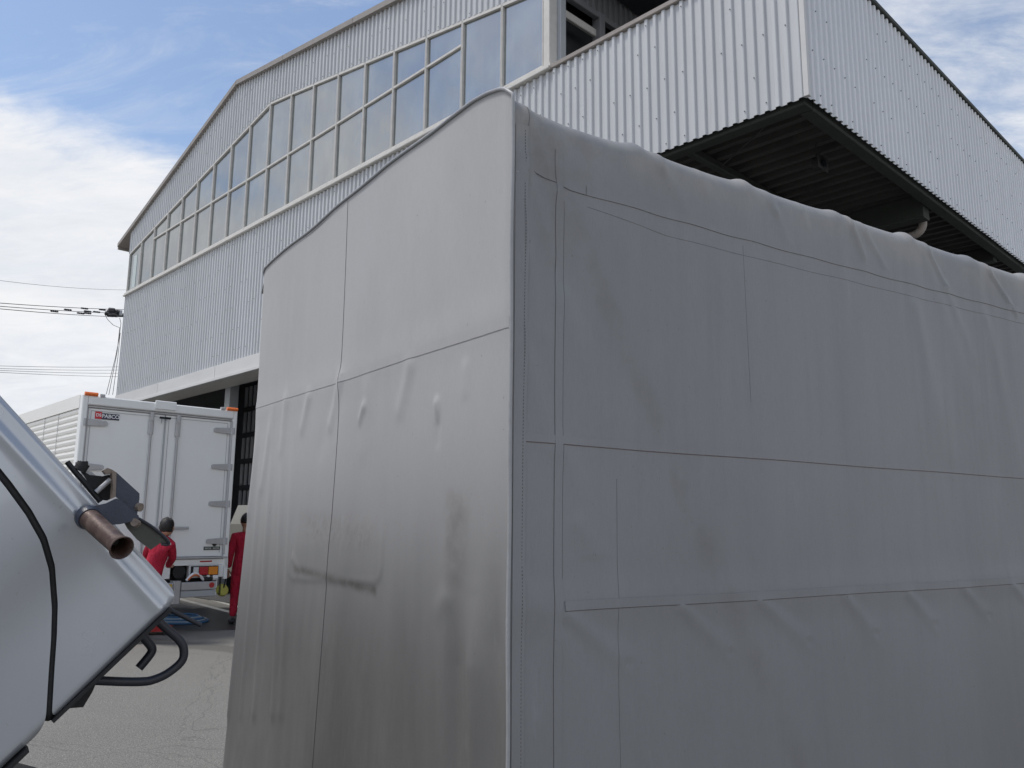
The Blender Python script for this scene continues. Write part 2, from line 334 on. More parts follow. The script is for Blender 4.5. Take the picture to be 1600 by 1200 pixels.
# ------------------------------------------------------------------ ground
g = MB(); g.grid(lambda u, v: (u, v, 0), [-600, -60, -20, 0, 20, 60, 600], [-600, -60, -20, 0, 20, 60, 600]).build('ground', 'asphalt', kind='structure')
FB = Frame(TA)
def line_on_ground(p, q, wd, z=.004):
    def gp(px, py): v = ray(px, py); t = -EYE / v[2]; return Vector((v[0] * t, v[1] * t, z))
    P, Q = gp(*p), gp(*q); d = (Q - P).normalized(); n = Vector((-d.y, d.x, 0)) * wd / 2; P -= d * 3.0
    return MB().add([P - n, Q - n, Q + n, P + n], [(0, 1, 2, 3)])
line_on_ground((280, 936), (372, 960), .13).build('painted_line', 'line_paint', kind='structure')
line_on_ground((310, 932), (385, 952), .10).build('painted_line', 'line_paint', kind='structure')

# ------------------------------------------------------------------ building
BL = Frame(TA, 7.5, 15.0)
bld = thing('workshop_building', 'large hall clad in pale corrugated sheets with gabled window band and overhanging gallery', 'building', BL.loc, BL.rz)
X = lambda b: b - 7.5
Y = lambda a: a - 15.0
A_L, A_R, A_G = 23.15, 7.05, 3.48      # far end, near end of the glazed wall, end of the gallery
def roof_z(a): return 11.49 + (16.84 - a) * .299 if a > 16.84 else 11.49 - (16.84 - a) * .152
def win_z(a): return 10.35 - abs(a - 15.17) * (.185 if a > 15.17 else .172)
PER = .1275; DEP = .030
PROF = [(0, 0), (.46, 0), (.54, .85), (.60, 1), (.84, 1), (.90, .85), (1.0, 0)]     # pan, web, rib, web : fraction, height
def corr_pts(s0, s1):
    pts = []; k0 = int(math.floor(s0 / PER)) - 1; k1 = int(math.ceil(s1 / PER)) + 1
    for k in range(k0, k1):
        for fr, h in PROF[:-1]: pts.append(((k + fr) * PER, h * DEP))
    def at(s):
        for (a, ha), (b, hb) in zip(pts, pts[1:]):
            if a <= s <= b: return ha + (hb - ha) * (s - a) / (b - a + 1e-9)
        return 0
    res = [(s0, at(s0))] + [p for p in pts if s0 + 1e-4 < p[0] < s1 - 1e-4] + [(s1, at(s1))]
    return res
def sheet_wall(s0, s1, zlo, zhi, place, name, mat, parent, per=6, rows=None, gap=.003, breaks=()):
    """vertical corrugated sheets, each an object; place(s, h, z) -> local point, h = outwards"""
    edges = [s0]; k = math.floor(s0 / (PER * per)) + 1
    while k * PER * per < s1 - .05: edges.append(k * PER * per); k += 1
    edges.append(s1)
    zr = rows or [(None, None)]
    for i, (e0, e1) in enumerate(zip(edges, edges[1:])):
        for (ra, rb) in zr:
            mb = MB(); pf = corr_pts(e0 + gap / 2, e1 - gap / 2)
            for b_ in breaks:
                if e0 < b_ < e1: pf = sorted(pf + [(b_, 0)])
            jit = random.uniform(-.002, .003); vs = []
            for s_, h in pf:
                lo = zlo(s_) if ra is None else max(zlo(s_), ra); hi = zhi(s_) if rb is None else min(zhi(s_), rb)
                vs += [place(s_, h + jit, lo), place(s_, h + jit, hi), place(s_, h + jit - .004, lo), place(s_, h + jit - .004, hi)]
            n = len(pf); fs = []
            for j in range(n - 1):
                a, b = j * 4, (j + 1) * 4
                fs += [(a, b, b + 1, a + 1), (a + 2, a + 3, b + 3, b + 2), (a, a + 2, b + 2, b), (a + 1, b + 1, b + 3, a + 3)]
            mb.add(vs, fs); mb.build(name, mat, parent)
front = lambda s, h, z: (X(7.5) - h, Y(s), z)
Z_SILL = 7.70
# structural walls behind the cladding (with the big door opening), so that the sheets have something to hang on
wl = MB()
wl.box(X(7.54), X(7.74), Y(22.6), Y(A_L), 0, 7.6).box(X(7.54), X(7.74), Y(A_R), Y(8.6), 0, 5.6).box(X(7.54), X(7.74), Y(8.6), Y(22.6), 4.66, 7.6)
wl.build('wall', 'concrete', bld)
MB().box(X(7.54), X(24), Y(A_L - .18), Y(A_L - .0), 0, 9.2).build('wall', 'cladding_dark', bld)
MB().box(X(24), X(24.2), Y(A_R), Y(A_L), 0, 10).build('wall', 'cladding_dark', bld)
MB().box(X(9.3), X(24), Y(A_R), Y(A_R + .2), 0, 8.6).build('wall', 'hall_dark', bld)
sheet_wall(A_R, A_L, lambda s: 4.925, lambda s: 7.685, front, 'wall_sheet', 'corrugated_white', bld)
sheet_wall(A_G, A_R, lambda s: 5.90, lambda s: 7.685, front, 'gallery_sheet', 'corrugated_white', bld)
sheet_wall(A_R, A_L, lambda s: win_z(s) + .05, lambda s: roof_z(s) - .03, front, 'gable_sheet', 'corrugated_white', bld, breaks=(15.17, 16.84))
endp = lambda s, h, z: (X(s), Y(A_G) - h, z)
sheet_wall(7.5, 17.3, lambda s: 5.90, lambda s: 7.83, endp, 'gallery_sheet', 'end_sheet', bld)
# corner flashing and rails of the gallery
MB().box(X(7.5) - .034, X(7.5) + .02, Y(A_G) - .034, Y(A_G) + .02, 5.90, 7.86).build('corner_flashing', 'white_band', bld)
MB().rbox(X(7.5) - .05, X(7.5) + .10, Y(A_G) - .05, Y(A_R) + .02, 7.69, 7.76, .01).build('top_rail', 'fascia_brown', bld)
MB().rbox(X(7.5) + .1, X(17.4), Y(A_G) - .05, Y(A_G) + .10, 7.835, 7.90, .01).build('top_rail', 'dark_steel', bld)
# screws
def screws(zs, s0, s1, place, step=2, skip=.4):
    mb = MB(); k = int(s0 / PER) + 1; r = .0065
    while k * PER < s1 - .1:
        for j, z in enumerate(zs):
            if (k + j) % step == 0 and random.random() > skip:
                s_ = (k + .68) * PER; z_ = z(s_) if callable(z) else z; z_ += random.uniform(-.012, .012)
                P0 = place(s_, DEP + .001, z_); P1 = place(s_, DEP + .010, z_)
                mb.tube([P0, P1], r, 6)
        k += 1
    return mb
screws([5.98, 6.32, 6.78, 7.25, 7.6], A_G, A_R, front).build('screw', 'screw_steel', bld, kind='stuff')
screws([5.98, 6.45, 6.95, 7.45], 7.5, 17.3, endp).build('screw', 'screw_steel', bld, kind='stuff')
screws([5.15, 5.6, 6.1, 6.6, 7.1, 7.55], A_R, A_L, front, 2).build('screw', 'screw_steel', bld, kind='stuff')
screws([lambda s: win_z(s) + .12, lambda s: win_z(s) + .5, lambda s: win_z(s) + .9], A_R, 20, front, 2).build('screw', 'screw_steel', bld, kind='stuff')
# horizontal lap joints of the lower cladding
for z in (5.55, 6.28, 7.0):
    pass
# lintel band, fascia, soffit of the big opening
for a0, a1 in ((A_L, 20.2), (20.19, 17.0), (16.99, 13.6), (13.59, 10.2), (10.19, A_R)):
    MB().rbox(X(7.5) - .045, X(7.5) + .03, Y(a1) + .002, Y(a0) - .002, 4.655, 4.92, .004).build('lintel_panel', 'white_band', bld)
MB().rbox(X(7.5) - .075, X(7.5) + .05, Y(8.2), Y(A_L) + .02, 4.585, 4.65, .006).build('lintel_trim', 'white_band', bld)
MB().box(X(7.55), X(8.1), Y(8.6), Y(22.6), 4.60, 4.655).build('opening_soffit', 'frame_cream', bld)
# sill, transom
MB().rbox(X(7.5) - .085, X(7.5) + .06, Y(A_R) - .02, Y(A_L) + .02, 7.692, 7.735, .01).build('window_sill', 'frame_cream', bld)
MB().rbox(X(7.5) - .050, X(7.5) + .06, Y(A_R) - .02, Y(A_L) + .02, 7.738, 7.80, .012).build('window_sill', 'frame_cream', bld)
# windows, one object per bay: frame with its panes
mull = [23.10, 22.24, 21.37, 20.50, 19.63, 18.76, 17.88, 17.0, 16.12, 15.22, 14.32, 13.43, 12.53, 11.63, 10.74, 9.84, 8.93, 8.03, 7.18]
TR = 8.915
for i, (h, l) in enumerate(zip(mull, mull[1:])):
    fr = MB(); t = .021; yh, yl = Y(h) - .002, Y(l) + .002; x0, x1 = X(7.5) - .03, X(7.5) + .045
    zh, zl = win_z(h), win_z(l)
    fr.rbox(x0, x1, yh - t, yh, 7.80, zh + .03, .006); fr.rbox(x0, x1, yl, yl + t, 7.80, zl + .03, .006)
    x2 = x0 + .002; ym = Y(15.17)
    segs = [(yl + t, zl + (zh - zl) * t / (yh - yl), yh - t, zh - (zh - zl) * t / (yh - yl))]
    for (ya, za, yb, zb) in segs:
        fr.poly([(x2, ya, za), (x2, yb, zb), (x2, yb, zb + .045), (x2, ya, za + .045)], (.07, 0, 0))
    fr.box(x2, x1 - .004, yl + t, yh - t, 7.80, 7.825)
    hasT = 2 <= i <= 15
    if hasT: fr.rbox(x0 + .004, x1 - .006, yl + t, yh - t, TR - .022, TR + .022, .005)
    f = fr.build('window', 'frame_cream', bld)
    xg = X(7.5) + .012
    def pane(z0l, z0h, z1l, z1h, mat='window_glass'):
        tl = random.uniform(-.0025, .0025); t2 = random.uniform(-.002, .002)
        p = [(xg + tl, yl + t, z0l), (xg - tl, yh - t, z0h), (xg - tl + t2, yh - t, z1h), (xg + tl + t2, yl + t, z1l)]
        return MB().poly(p, (.006, 0, 0)).build('pane', mat, f)
    mt = 'window_glass'
    if hasT:
        pane(7.825, 7.825, TR - .022, TR - .022, mt); pane(TR + .022, TR + .022, zl, zh, mt)
    else: pane(7.825, 7.825, zl, zh, mt)
# pale strip over the farthest pane, painted as light showing through
MB().box(X(7.5) + .004, X(7.5) + .010, Y(22.56), Y(22.80), 7.86, 8.78).build('lit_strip', 'window_glass_lit', bld)
# broad post where the glazing ends and door post
MB().rbox(X(7.5) - .04, X(7.5) + .12, Y(A_R), Y(7.17), 7.80, 10.1, .008).build('corner_post', 'frame_cream', bld)
# verge trim
def verge(a0, z0, a1, z1, nm='verge_trim', m_='fascia_brown', th=.11, x0=-.10, x1=.10):
    return MB().poly([(x0, Y(a0), z0), (x0, Y(a1), z1), (x0, Y(a1), z1 + th), (x0, Y(a0), z0 + th)], (x1 - x0, 0, 0)).build(nm, m_, bld)
ks = [23.95, 21.6, 19.2, 16.84]
for p, q in zip(ks, ks[1:]): verge(p, roof_z(p) - .06, q + .01, roof_z(q + .01) - .06)
ks = [16.84, 14.65, 12.0, 9.4, 6.9]
for p, q in zip(ks, ks[1:]): verge(p, roof_z(p) - .06, q + .01, roof_z(q + .01) - .06)
for (a0, a1) in ((23.95, 16.84), (16.84, 4.8)):
    z0, z1 = roof_z(a0), roof_z(a1)
    MB().poly([(-.06, Y(a0), z0 + .052), (-.06, Y(a1), z1 + .052), (-.06, Y(a1), z1 + .09), (-.06, Y(a0), z0 + .09)], (16.8, 0, 0)).build('roof', 'fascia_brown', bld)
MB().poly([(.0, Y(23.95), roof_z(23.95) - .03), (.0, Y(A_L), roof_z(A_L) - .03), (.0, Y(A_L), roof_z(A_L) - .05), (.0, Y(23.95), roof_z(23.95) - .05)], (16.6, 0, 0)).build('eave_soffit', 'fascia_brown', bld)
MB().rbox(X(7.5) - .07, X(24), Y(23.93), Y(24.0), roof_z(23.95) - .12, roof_z(23.95) + .05, .01).build('gutter', 'fascia_brown', bld)
# upper end wall facing the gallery: corrugated, with dark window openings and steel posts
upe = lambda s, h, z: (X(s), Y(A_R) - h, z)
sheet_wall(7.62, 16, lambda s: 9.02, lambda s: 10.02, upe, 'upper_sheet', 'cladding_dark', bld)
for b in (7.62, 8.48, 9.55, 10.6):
    MB().rbox(X(b), X(b + .12), Y(A_R) - .06, Y(A_R) + .10, 7.3, 9.02, .01).build('post', 'column_grey' if b < 8 else 'cladding_dark', bld)
MB().rbox(X(7.62), X(16), Y(A_R) - .05, Y(A_R) + .05, 8.93, 9.02, .01).build('head_beam', 'cladding_dark', bld)
MB().rbox(X(7.74), X(8.48), Y(A_R) + .02, Y(A_R) + .08, 8.66, 8.78, .01).build('shutter_box', 'frame_cream', bld)
MB().box(X(7.70), X(16), Y(A_R) + .30, Y(A_R) + .36, 7.4, 9.3).build('screen', 'interior_dark', bld)
MB().box(X(7.5) + .1, X(16), Y(4.8), Y(A_R) - .06, 9.40, 9.46).build('gallery_ceiling', 'interior_dark', bld)
# underside of the gallery: folded steel deck, edge beams
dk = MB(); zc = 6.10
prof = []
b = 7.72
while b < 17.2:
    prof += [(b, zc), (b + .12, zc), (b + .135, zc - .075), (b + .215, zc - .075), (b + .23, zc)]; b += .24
vs = []; fs = []
for i, (bb, z) in enumerate(prof): vs += [(X(bb), Y(A_G) + .05, z), (X(bb), Y(A_R), z)]
fs = [(2 * i, 2 * i + 2, 2 * i + 3, 2 * i + 1) for i in range(len(prof) - 1)]
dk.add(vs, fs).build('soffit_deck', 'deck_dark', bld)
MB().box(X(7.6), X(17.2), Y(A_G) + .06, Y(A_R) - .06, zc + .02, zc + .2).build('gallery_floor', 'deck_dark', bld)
def cbeam(x0, x1, y0, y1, z0, z1, nm='edge_beam', m_='dark_steel'): return MB().rbox(x0, x1, y0, y1, z0, z1, .012).build(nm, m_, bld)
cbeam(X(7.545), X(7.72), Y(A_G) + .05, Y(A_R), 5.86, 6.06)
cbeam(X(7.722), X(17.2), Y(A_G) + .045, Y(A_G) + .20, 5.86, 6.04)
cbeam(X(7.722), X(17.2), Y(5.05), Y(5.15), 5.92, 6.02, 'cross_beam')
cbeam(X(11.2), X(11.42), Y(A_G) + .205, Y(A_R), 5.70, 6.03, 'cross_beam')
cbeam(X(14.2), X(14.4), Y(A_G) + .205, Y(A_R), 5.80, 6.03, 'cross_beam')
# brace rod, drain pipe with elbow
MB().tube([(X(7.80), Y(3.95), 6.0), (X(8.35), Y(4.98), 5.93)], .010, 6).build('brace_rod', 'dark_steel', bld)
arc = [(X(11.50), Y(3.80), 6.0), (X(11.50), Y(3.80), 5.74)]
for k in range(7):
    t = k / 6 * math.pi / 2; arc.append((X(11.50), Y(3.80) + .14 * (1 - math.cos(t)), 5.72 - .14 * math.sin(t)))
arc.append((X(11.50), Y(5.6), 5.56))
MB().tube(arc, .055, 12).build('drain_pipe', 'fascia_brown', bld, smooth='auto')
# hall interior: floor, columns, ceiling, far wall of sheets and girts
MB().box(X(7.6), X(23.9), Y(A_R + .25), Y(A_L - .2), .004, .02).build('hall_floor', 'hall_floor', bld)
MB().box(X(7.75), X(23.9), Y(A_R + .25), Y(A_L - .2), 5.6, 5.7).build('hall_ceiling', 'hall_dark', bld)
MB().box(X(10.9), X(11.0), Y(10.5), Y(A_L - .2), 0.02, 5.6).build('partition', 'hall_dark', bld)
b = 11.0; k = 0
while b < 22.8:
    k += 1
    z0 = .1
    MB().box(X(10.86), X(10.895), Y(b), Y(b + .13), z0, 5.5).build('partition_strip', 'hall_sheet', bld); b += .27 if k % 3 else .45
for z in (1.0, 1.75, 2.5, 3.25, 4.0, 4.75):
    MB().box(X(10.78), X(10.855), Y(10.5), Y(A_L - .3), z, z + .13).build('girt', 'hall_dark', bld)
for a in (21.9, 17.8, 11.9):
    MB().rbox(X(8.2), X(8.42), Y(a), Y(a + .26), 0.02, 5.6, .01).build('column', 'column_grey', bld)
    MB().rbox(X(8.425), X(8.7), Y(a + .28), Y(a + .55), 0.02, 5.6, .01).build('column', 'hall_dark', bld)
# floodlight hung under the gallery
fl = thing('floodlight', 'small black floodlight hanging from the dark underside of the gallery', 'floodlight', BL.loc, BL.rz)
fx, fy, fz = X(8.85), Y(4.02), 6.04
MB().tube([(fx - .04, fy, fz), (fx - .04, fy, fz - .17)], .008, 6).tube([(fx + .05, fy, fz), (fx + .05, fy, fz - .17)], .008, 6).build('bracket', 'dark_steel', fl)
h = MB(); ring = [(fx + .10 * math.cos(t), fy + .04, fz - .25 + .085 * math.sin(t)) for t in [k * math.pi / 5 + math.pi / 10 for k in range(10)]]
h.poly(ring, (0, -.10, 0)); h.rbox(fx - .13, fx + .13, fy - .06, fy - .065 + .02, fz - .34, fz - .17, .01).build('housing', 'black_rubber', fl)
MB().poly([(fx + .045 * math.cos(k * .785), fy - .068, fz - .26 + .045 * math.sin(k * .785)) for k in range(8)], (0, -.006, 0)).build('lens', 'dark_glass', fl)



# ------------------------------------------------------------------ overhead wires left of the building
def wire(p, q, d0, d1, r, label, grp='overhead wires left of the hall', sag=.25, name='overhead_wire', extra=6):
    v0, v1 = ray(*p), ray(*q); P = Vector(v0) * (d0 / v0[1]); Q = Vector(v1) * (d1 / v1[1]); P.z += EYE; Q.z += EYE
    D = (Q - P); L = D.length; u = D / L; P2 = P - u * extra; Q2 = Q + u * 2.2
    pts = []
    for k in range(15):
        t = k / 14; pt = P2.lerp(Q2, t); pt.z -= sag * 4 * t * (1 - t); pts.append(pt)
    o = MB().tube(pts, r, 6).build(name, 'cable_black'); tag(o, label, 'cable', grp); return P, Q
wire((0, 427), (196, 449), 24, 33, .006, 'single thin overhead wire crossing the white cloud, topmost of the wires')
wires = [((0, 469), (190, 482), 'uppermost of the three thick overhead cables fitted with dark clamps'),
         ((0, 474), (190, 488), 'middle of the three thick overhead cables fitted with dark clamps'),
         ((0, 478), (172, 493), 'lowest of the three thick overhead cables fitted with dark clamps')]
for p, q, l in wires: wire(p, q, 24, 33, .012, l, sag=.1)
for k, (p, q) in enumerate([((0, 568), (178, 572)), ((0, 572), (178, 577)), ((0, 575), (178, 582)), ((0, 578), (178, 587))]):
    wire(p, q, 24, 33, .007, ['uppermost', 'second from the top', 'third from the top', 'lowest'][k] + ' of the four thin wires just above the white box truck', sag=.08)
for k, (x, y, d) in enumerate([(85, 486.5, 28), (106, 484, 29), (132, 482, 30), (137, 486.5, 30), (160, 484, 31.6), (126, 489.5, 29.7), (137, 489.5, 30), (151, 487.5, 30.8)]):
    v = ray(x, y); P = v * (d / v[1]); P[2] += EYE
    mb = MB(); u = np.array([.5, .87, 0])
    for j in range(4):
        c0 = np.array([1.0, .55, 0]); c0 /= np.linalg.norm(c0); Q = P + c0 * (j - 1.5) * .055
        mb.tube([Q - c0 * .02, Q + c0 * .02], .036, 8)
    mb.tube([P - c0 * .13, P + c0 * .13], .022, 8)
    tag(mb.build('cable_clamp', 'cable_black'), ['leftmost dark clamp on the lowest of the three thick cables', 'dark clamp on the middle thick cable, second from the left', 'dark clamp on the uppermost thick cable near the middle of its span', 'small dark clamp on the middle thick cable just below the one above it', 'dark clamp on the uppermost thick cable nearest the junction box', 'left one of the close pair of dark clamps on the lowest cable', 'right one of the close pair of dark clamps on the lowest cable', 'dark clamp on the middle cable nearest the junction box'][k], 'cable clamp', 'clamps along the overhead cables')
# junction bundle and its drop wires, carried by a pole behind the hall
v = ray(177, 488); P = v * (32.6 / v[1]); P[2] += EYE
jb = thing('junction_box', 'black cluster of cable joints hanging at the left edge of the hall wall', 'junction box', tuple(P))
q = MB(); q.rbox(-.24, .20, -.08, .08, -.10, .10, .05); q.rbox(-.14, .10, -.12, -.06, -.02, .15, .03); q.build('joint_case', 'cable_black', jb)
q = MB()
for (x, y, z, r) in ((-.20, -.05, -.06, .09), (-.05, -.06, -.13, .08), (.10, -.05, -.12, .09), (.18, 0, .02, .09), (-.1, 0, .12, .08)): q.tube([(x - .09, y, z), (x + .09, y + .02, z - .01)], r, 8)
q.build('joint', 'cable_black', jb)
q = MB(); q.rbox(.26, .36, -.05, .05, -.12, .08, .02).build('terminal', 'column_grey', jb)
def drop(px, label):
    pts = []
    for (x, y) in px: v = ray(x, y); pp = Vector(v) * (32.6 / v[1]); pp.z += EYE; pts.append(pp)
    tag(MB().tube(pts, .010, 6).build('drop_wire', 'cable_black'), label, 'cable', 'drop wires beside the hall')
drop([(163, 490), (168, 499), (177, 508), (187, 512)], 'drooping loop of thin wire under the black junction box')
drop([(187, 497), (189, 505), (186, 530), (180, 560), (166, 616)], 'thin drop wire running down from the junction box, leftmost at the truck roof')
drop([(187, 512), (183, 550), (170, 617)], 'thin drop wire down beside the hall, middle one of three')
drop([(188, 520), (184, 560), (176, 617)], 'thin drop wire down beside the hall, closest to the wall')
v = ray(202, 480); P = v * (34.0 / v[1])
pl = thing('utility_pole', 'concrete utility pole hidden behind the corner of the hall', 'utility pole', (P[0], P[1], 0))
MB().tube([(0, 0, 0), (0, 0, 12)], .16, 12, rs=[.19, .13]).build('pole', 'concrete', pl, smooth='auto')
MB().rbox(-.9, .9, -.05, .05, 10.2, 10.32, .01).build('cross_arm', 'dark_steel', pl)

# ------------------------------------------------------------------ white box truck
T0A, TB0, TB1 = 12.15, 3.49, 5.74
BT_ = Frame(TA, (TB0 + TB1) / 2, T0A)
bt = thing('box_truck', 'white box truck parked with its two closed rear doors facing the camera beside the hall', 'truck', BT_.loc, BT_.rz)
W2 = (TB1 - TB0) / 2; ZT, ZD, ZF = 3.30, 1.10, .80; LEN = 7.2
body = MB(); body.box(-W2 + .03, W2 - .03, .10, LEN, 1.02, ZT - .03).build('box_body', 'truck_side', bt)
# side and front: individual horizontal corrugated siding boards
nb = 24; zb0, zb1 = 1.10, ZT - .16; hb = (zb1 - zb0) / nb
for side in (-1, 1):
    ref = None
    for j in range(nb):
        if ref is None:
            x = side * (W2 - .03); prf = [(0, 0), (.010, .008), (.018, .012), (.024, hb * .5), (.018, hb - .014), (.002, hb - .008), (0, hb - .004)]
            mb = MB(); vs = [(x + side * a, y_, z) for y_ in (.12, LEN) for a, z in prf]; n = len(prf)
            mb.add(vs, [(i, i + 1, n + i + 1, n + i) for i in range(n - 1)] + [tuple(range(n)), tuple(range(2 * n - 1, n - 1, -1))])
            ref = mb.build('side_board', 'truck_side', bt, loc=(0, 0, zb0))
        else: inst(ref, bt, (0, 0, zb0 + j * hb))
    MB().rbox(side * (W2 - .03), side * (W2 + .005), .10, LEN + .02, ZT - .155, ZT, .02).build('roof_rail', 'truck_side', bt)
for y_ in (1.05, 1.75, 3.4): MB().box(-W2 + .004, -W2 + .009, y_, y_ + .012, zb0, zb1).build('side_joint', 'aluminium', bt)
MB().rbox(-W2 + .03, W2 - .03, .10, LEN, ZT - .03, ZT + .01, .02).build('roof', 'truck_side', bt)
# rear frame
fr = MB(); fr.rbox(-W2, -W2 + .075, -.02, .13, .92, ZT, .012); fr.rbox(W2 - .075, W2, -.02, .13, .92, ZT, .012)
fr.rbox(-W2 + .075, W2 - .075, -.03, .13, ZT - .13, ZT, .014); fr.build('rear_frame', 'truck_white', bt)
MB().rbox(-W2 + .08, W2 - .08, .0, .05, ZT - .165, ZT - .132, .008).build('door_header', 'aluminium', bt)
MB().rbox(-.15, .15, -.05, -.028, ZT - .10, ZT + .03, .025).build('header_bracket', 'truck_white', bt)
MB().rbox(-.075, .075, -.08, -.03, ZT - .235, ZT - .205, .01).build('latch', 'black_rubber', bt)
dw0, dw1 = -W2 + .085, W2 - .085; md = .03
doors = []
for (x0, x1, sd) in ((dw0, md - .006, -1), (md + .006, dw1, 1)):
    d = MB(); d.rbox(x0, x1, .02, .06, ZD - .02, ZT - .17, .004)
    i0, i1 = (x0 + .05, x1 - (.05 if sd > 0 else .30)) if True else 0
    if sd < 0: i0, i1 = x0 + .045, x1 - .045
    else: i0, i1 = x0 + .045, x1 - .045
    # recessed face framed by a thin raised bead
    dr = d.build('door', 'truck_white', bt)
    for (a, b_, c, e) in ((i0, i1, ZT - .207, ZT - .20), (i0, i0 + .007, ZD + .03, ZT - .208), (i1 - .007, i1, ZD + .03, ZT - .208)):
        MB().box(a, b_, .014, .0195, c, e).build('door_bead', 'aluminium', dr)
    doors.append(dr)
    xs = x0 if sd < 0 else x1
    MB().tube([(xs - sd * -.0 + sd * .012, .0, ZD), (xs + sd * .012, .0, ZT - .17)], .022, 8).build('hinge_post', 'aluminium', bt)
    for hz in (ZT - .32, ZT - .88, ZT - 1.44, ZT - 2.0) if sd > 0 else (ZT - .37, ZT - .98, ZT - 1.52, ZT - 2.05):
        hp = MB(); L_ = .27
        pts = [(xs + sd * .055, -.012, hz - .048), (xs + sd * .055, -.012, hz + .048), (xs - sd * .02, -.012, hz + .048), (xs - sd * (L_ - .02), -.012, hz + .032), (xs - sd * L_, -.012, hz + .015), (xs - sd * L_, -.012, hz - .022), (xs - sd * (L_ - .02), -.012, hz - .032), (xs - sd * .02, -.012, hz - .048)]
        hp.poly(pts, (0, .024, 0)); hp.tube([(xs + sd * .03, -.02, hz - .05), (xs + sd * .03, -.02, hz + .05)], .02, 8)
        for j in range(3):
            for e in (-.014, .014): hp.tube([(xs - sd * (.09 + j * .065), -.013, hz + e), (xs - sd * (.09 + j * .065), -.018, hz + e)], .006, 6)
        hp.build('hinge', 'aluminium', dr)
    # lock rod with its top keeper and handle
    xr = md + sd * .185 - (0.0 if sd > 0 else .02)
    MB().tube([(xr, -.008, ZD + .02), (xr, -.008, ZT - .26)], .0155, 10).build('lock_rod', 'aluminium', dr, smooth='auto')
    MB().rbox(xr - .035, xr + .035, -.022, .018, ZT - .47, ZT - .27, .014).rbox(xr - .028, xr + .028, -.035, .0, ZT - .27, ZT - .15, .012).build('rod_keeper', 'aluminium', dr)
    MB().rbox(xr - .03, xr + .03, -.028, .018, ZD + .36, ZD + .42, .012).rbox(xr + .03, xr + .26, -.045, -.025, ZD + .375, ZD + .415, .008).build('handle', 'aluminium', dr)
MB().rbox(md - .012, md + .012, .006, .0185, ZD, ZT - .225, .004).build('centre_seal', 'column_grey', doors[0])
MB().rbox(md - .22, md - .028, .012, .0192, ZD + .02, ZT - .30, .003).build('overlap_strip', 'truck_white', doors[0])
# orange marker lamps
for sd in (-1, 1):
    x = sd * (W2 - .10); l = MB(); l.rbox(x - .085, x + .085, -.055, -.005, ZT - .005, ZT + .045, .018).build('marker_lamp', 'orange_lens', bt)
    MB().rbox(x - sd * .15 - .03, x - sd * .15 + .03, -.04, .0, ZT - .01, ZT + .035, .008).build('lamp_base', 'aluminium', bt)
# maker's badge
def text(body_, size, mat, parent, loc, rot, name='lettering', ext=.0008):
    c = bpy.data.curves.new(name, 'FONT'); c.body = body_; c.size = size; c.extrude = ext; c.align_x = 'CENTER'; c.align_y = 'CENTER'
    c.offset = size * .025
    t = bpy.data.objects.new(name, c); C.objects.link(t); t.parent = parent; t.location = loc; t.rotation_euler = rot
    c.materials.append(MATS[mat]); bpy.context.view_layer.update()
    me = bpy.data.meshes.new_from_object(t.evaluated_get(bpy.context.evaluated_depsgraph_get())); me.materials.clear(); me.materials.append(MATS[mat])
    bpy.data.objects.remove(t); t = bpy.data.objects.new(name, me); C.objects.link(t); t.parent = parent; t.location = loc; t.rotation_euler = rot; return t
bz = ZT - .255
bd = MB().rbox(dw0 + .19, dw0 + .42, .008, .0135, bz - .055, bz + .03, .003).build('badge', 'badge_navy', doors[0])
bd2 = MB().rbox(dw0 + .10, dw0 + .188, .008, .0135, bz - .055, bz + .045, .003).build('badge_logo', 'badge_red', doors[0])
text('PABCO', .072, 'print_white', bd, (dw0 + .305, .0065, bz - .013), (R_(90), 0, 0))
text('DS', .06, 'print_white', bd2, (dw0 + .145, .0065, bz - .005), (R_(90), 0, 0))
# lower rear panel, lamps, label, bumper
MB().rbox(-W2 + .02, W2 - .02, -.03, .10, ZD - .055, ZD - .028, .006).build('door_sill', 'aluminium', bt)
MB().rbox(-W2 + .02, -W2 + .30, -.01, .10, ZF - .02, ZD - .06, .006).build('rear_panel', 'truck_white', bt)
MB().rbox(W2 - .98, W2 - .06, .0, .10, ZD - .15, ZD - .06, .004).build('rear_panel', 'truck_white', bt)
MB().rbox(-.32, W2 - .99, .0, .10, ZD - .15, ZD - .06, .004).build('rear_panel', 'truck_white', bt)
MB().rbox(-W2 + .305, -.33, .0, .10, ZD - .15, ZD - .06, .004).build('rear_panel', 'truck_white', bt)
MB().rbox(W2 - .58, W2 - .06, .0, .10, ZF - .03, ZD - .152, .004).build('rear_panel', 'truck_white', bt)
MB().rbox(W2 - 1.02, W2 - .86, .0, .10, ZF - .03, ZD - .152, .004).build('rear_panel', 'truck_white', bt)
MB().rbox(W2 - .058, W2, -.02, .10, ZF - .06, ZD - .06, .006).build('corner_skirt', 'truck_white', bt)
MB().box(-W2 + .1, W2 - .1, .12, .3, .62, 1.0).build('chassis_crossmember', 'black_rubber', bt)
MB().tube([(W2 - .72, .02, ZF + .06), (W2 - .72, .12, ZF + .06)], .095, 16).build('round_lamp', 'black_rubber', bt)
ly = -.02
lh = MB().rbox(W2 - .56, W2 - .16, -.055, .0, ZF + .0, ZF + .14, .01).build('tail_lamp', 'black_rubber', bt)
for x0, x1, m_ in ((.545, .465, 'clear_lens'), (.455, .325, 'red_lens'), (.315, .175, 'amber_lens')):
    MB().rbox(W2 - x0, W2 - x1, -.066, -.056, ZF + .012, ZF + .128, .008).build('lens', m_, lh)
MB().rbox(W2 - .43, W2 - .25, -.008, -.001, ZD - .105, ZD - .085, .003).build('reflector', 'red_lens', bt)
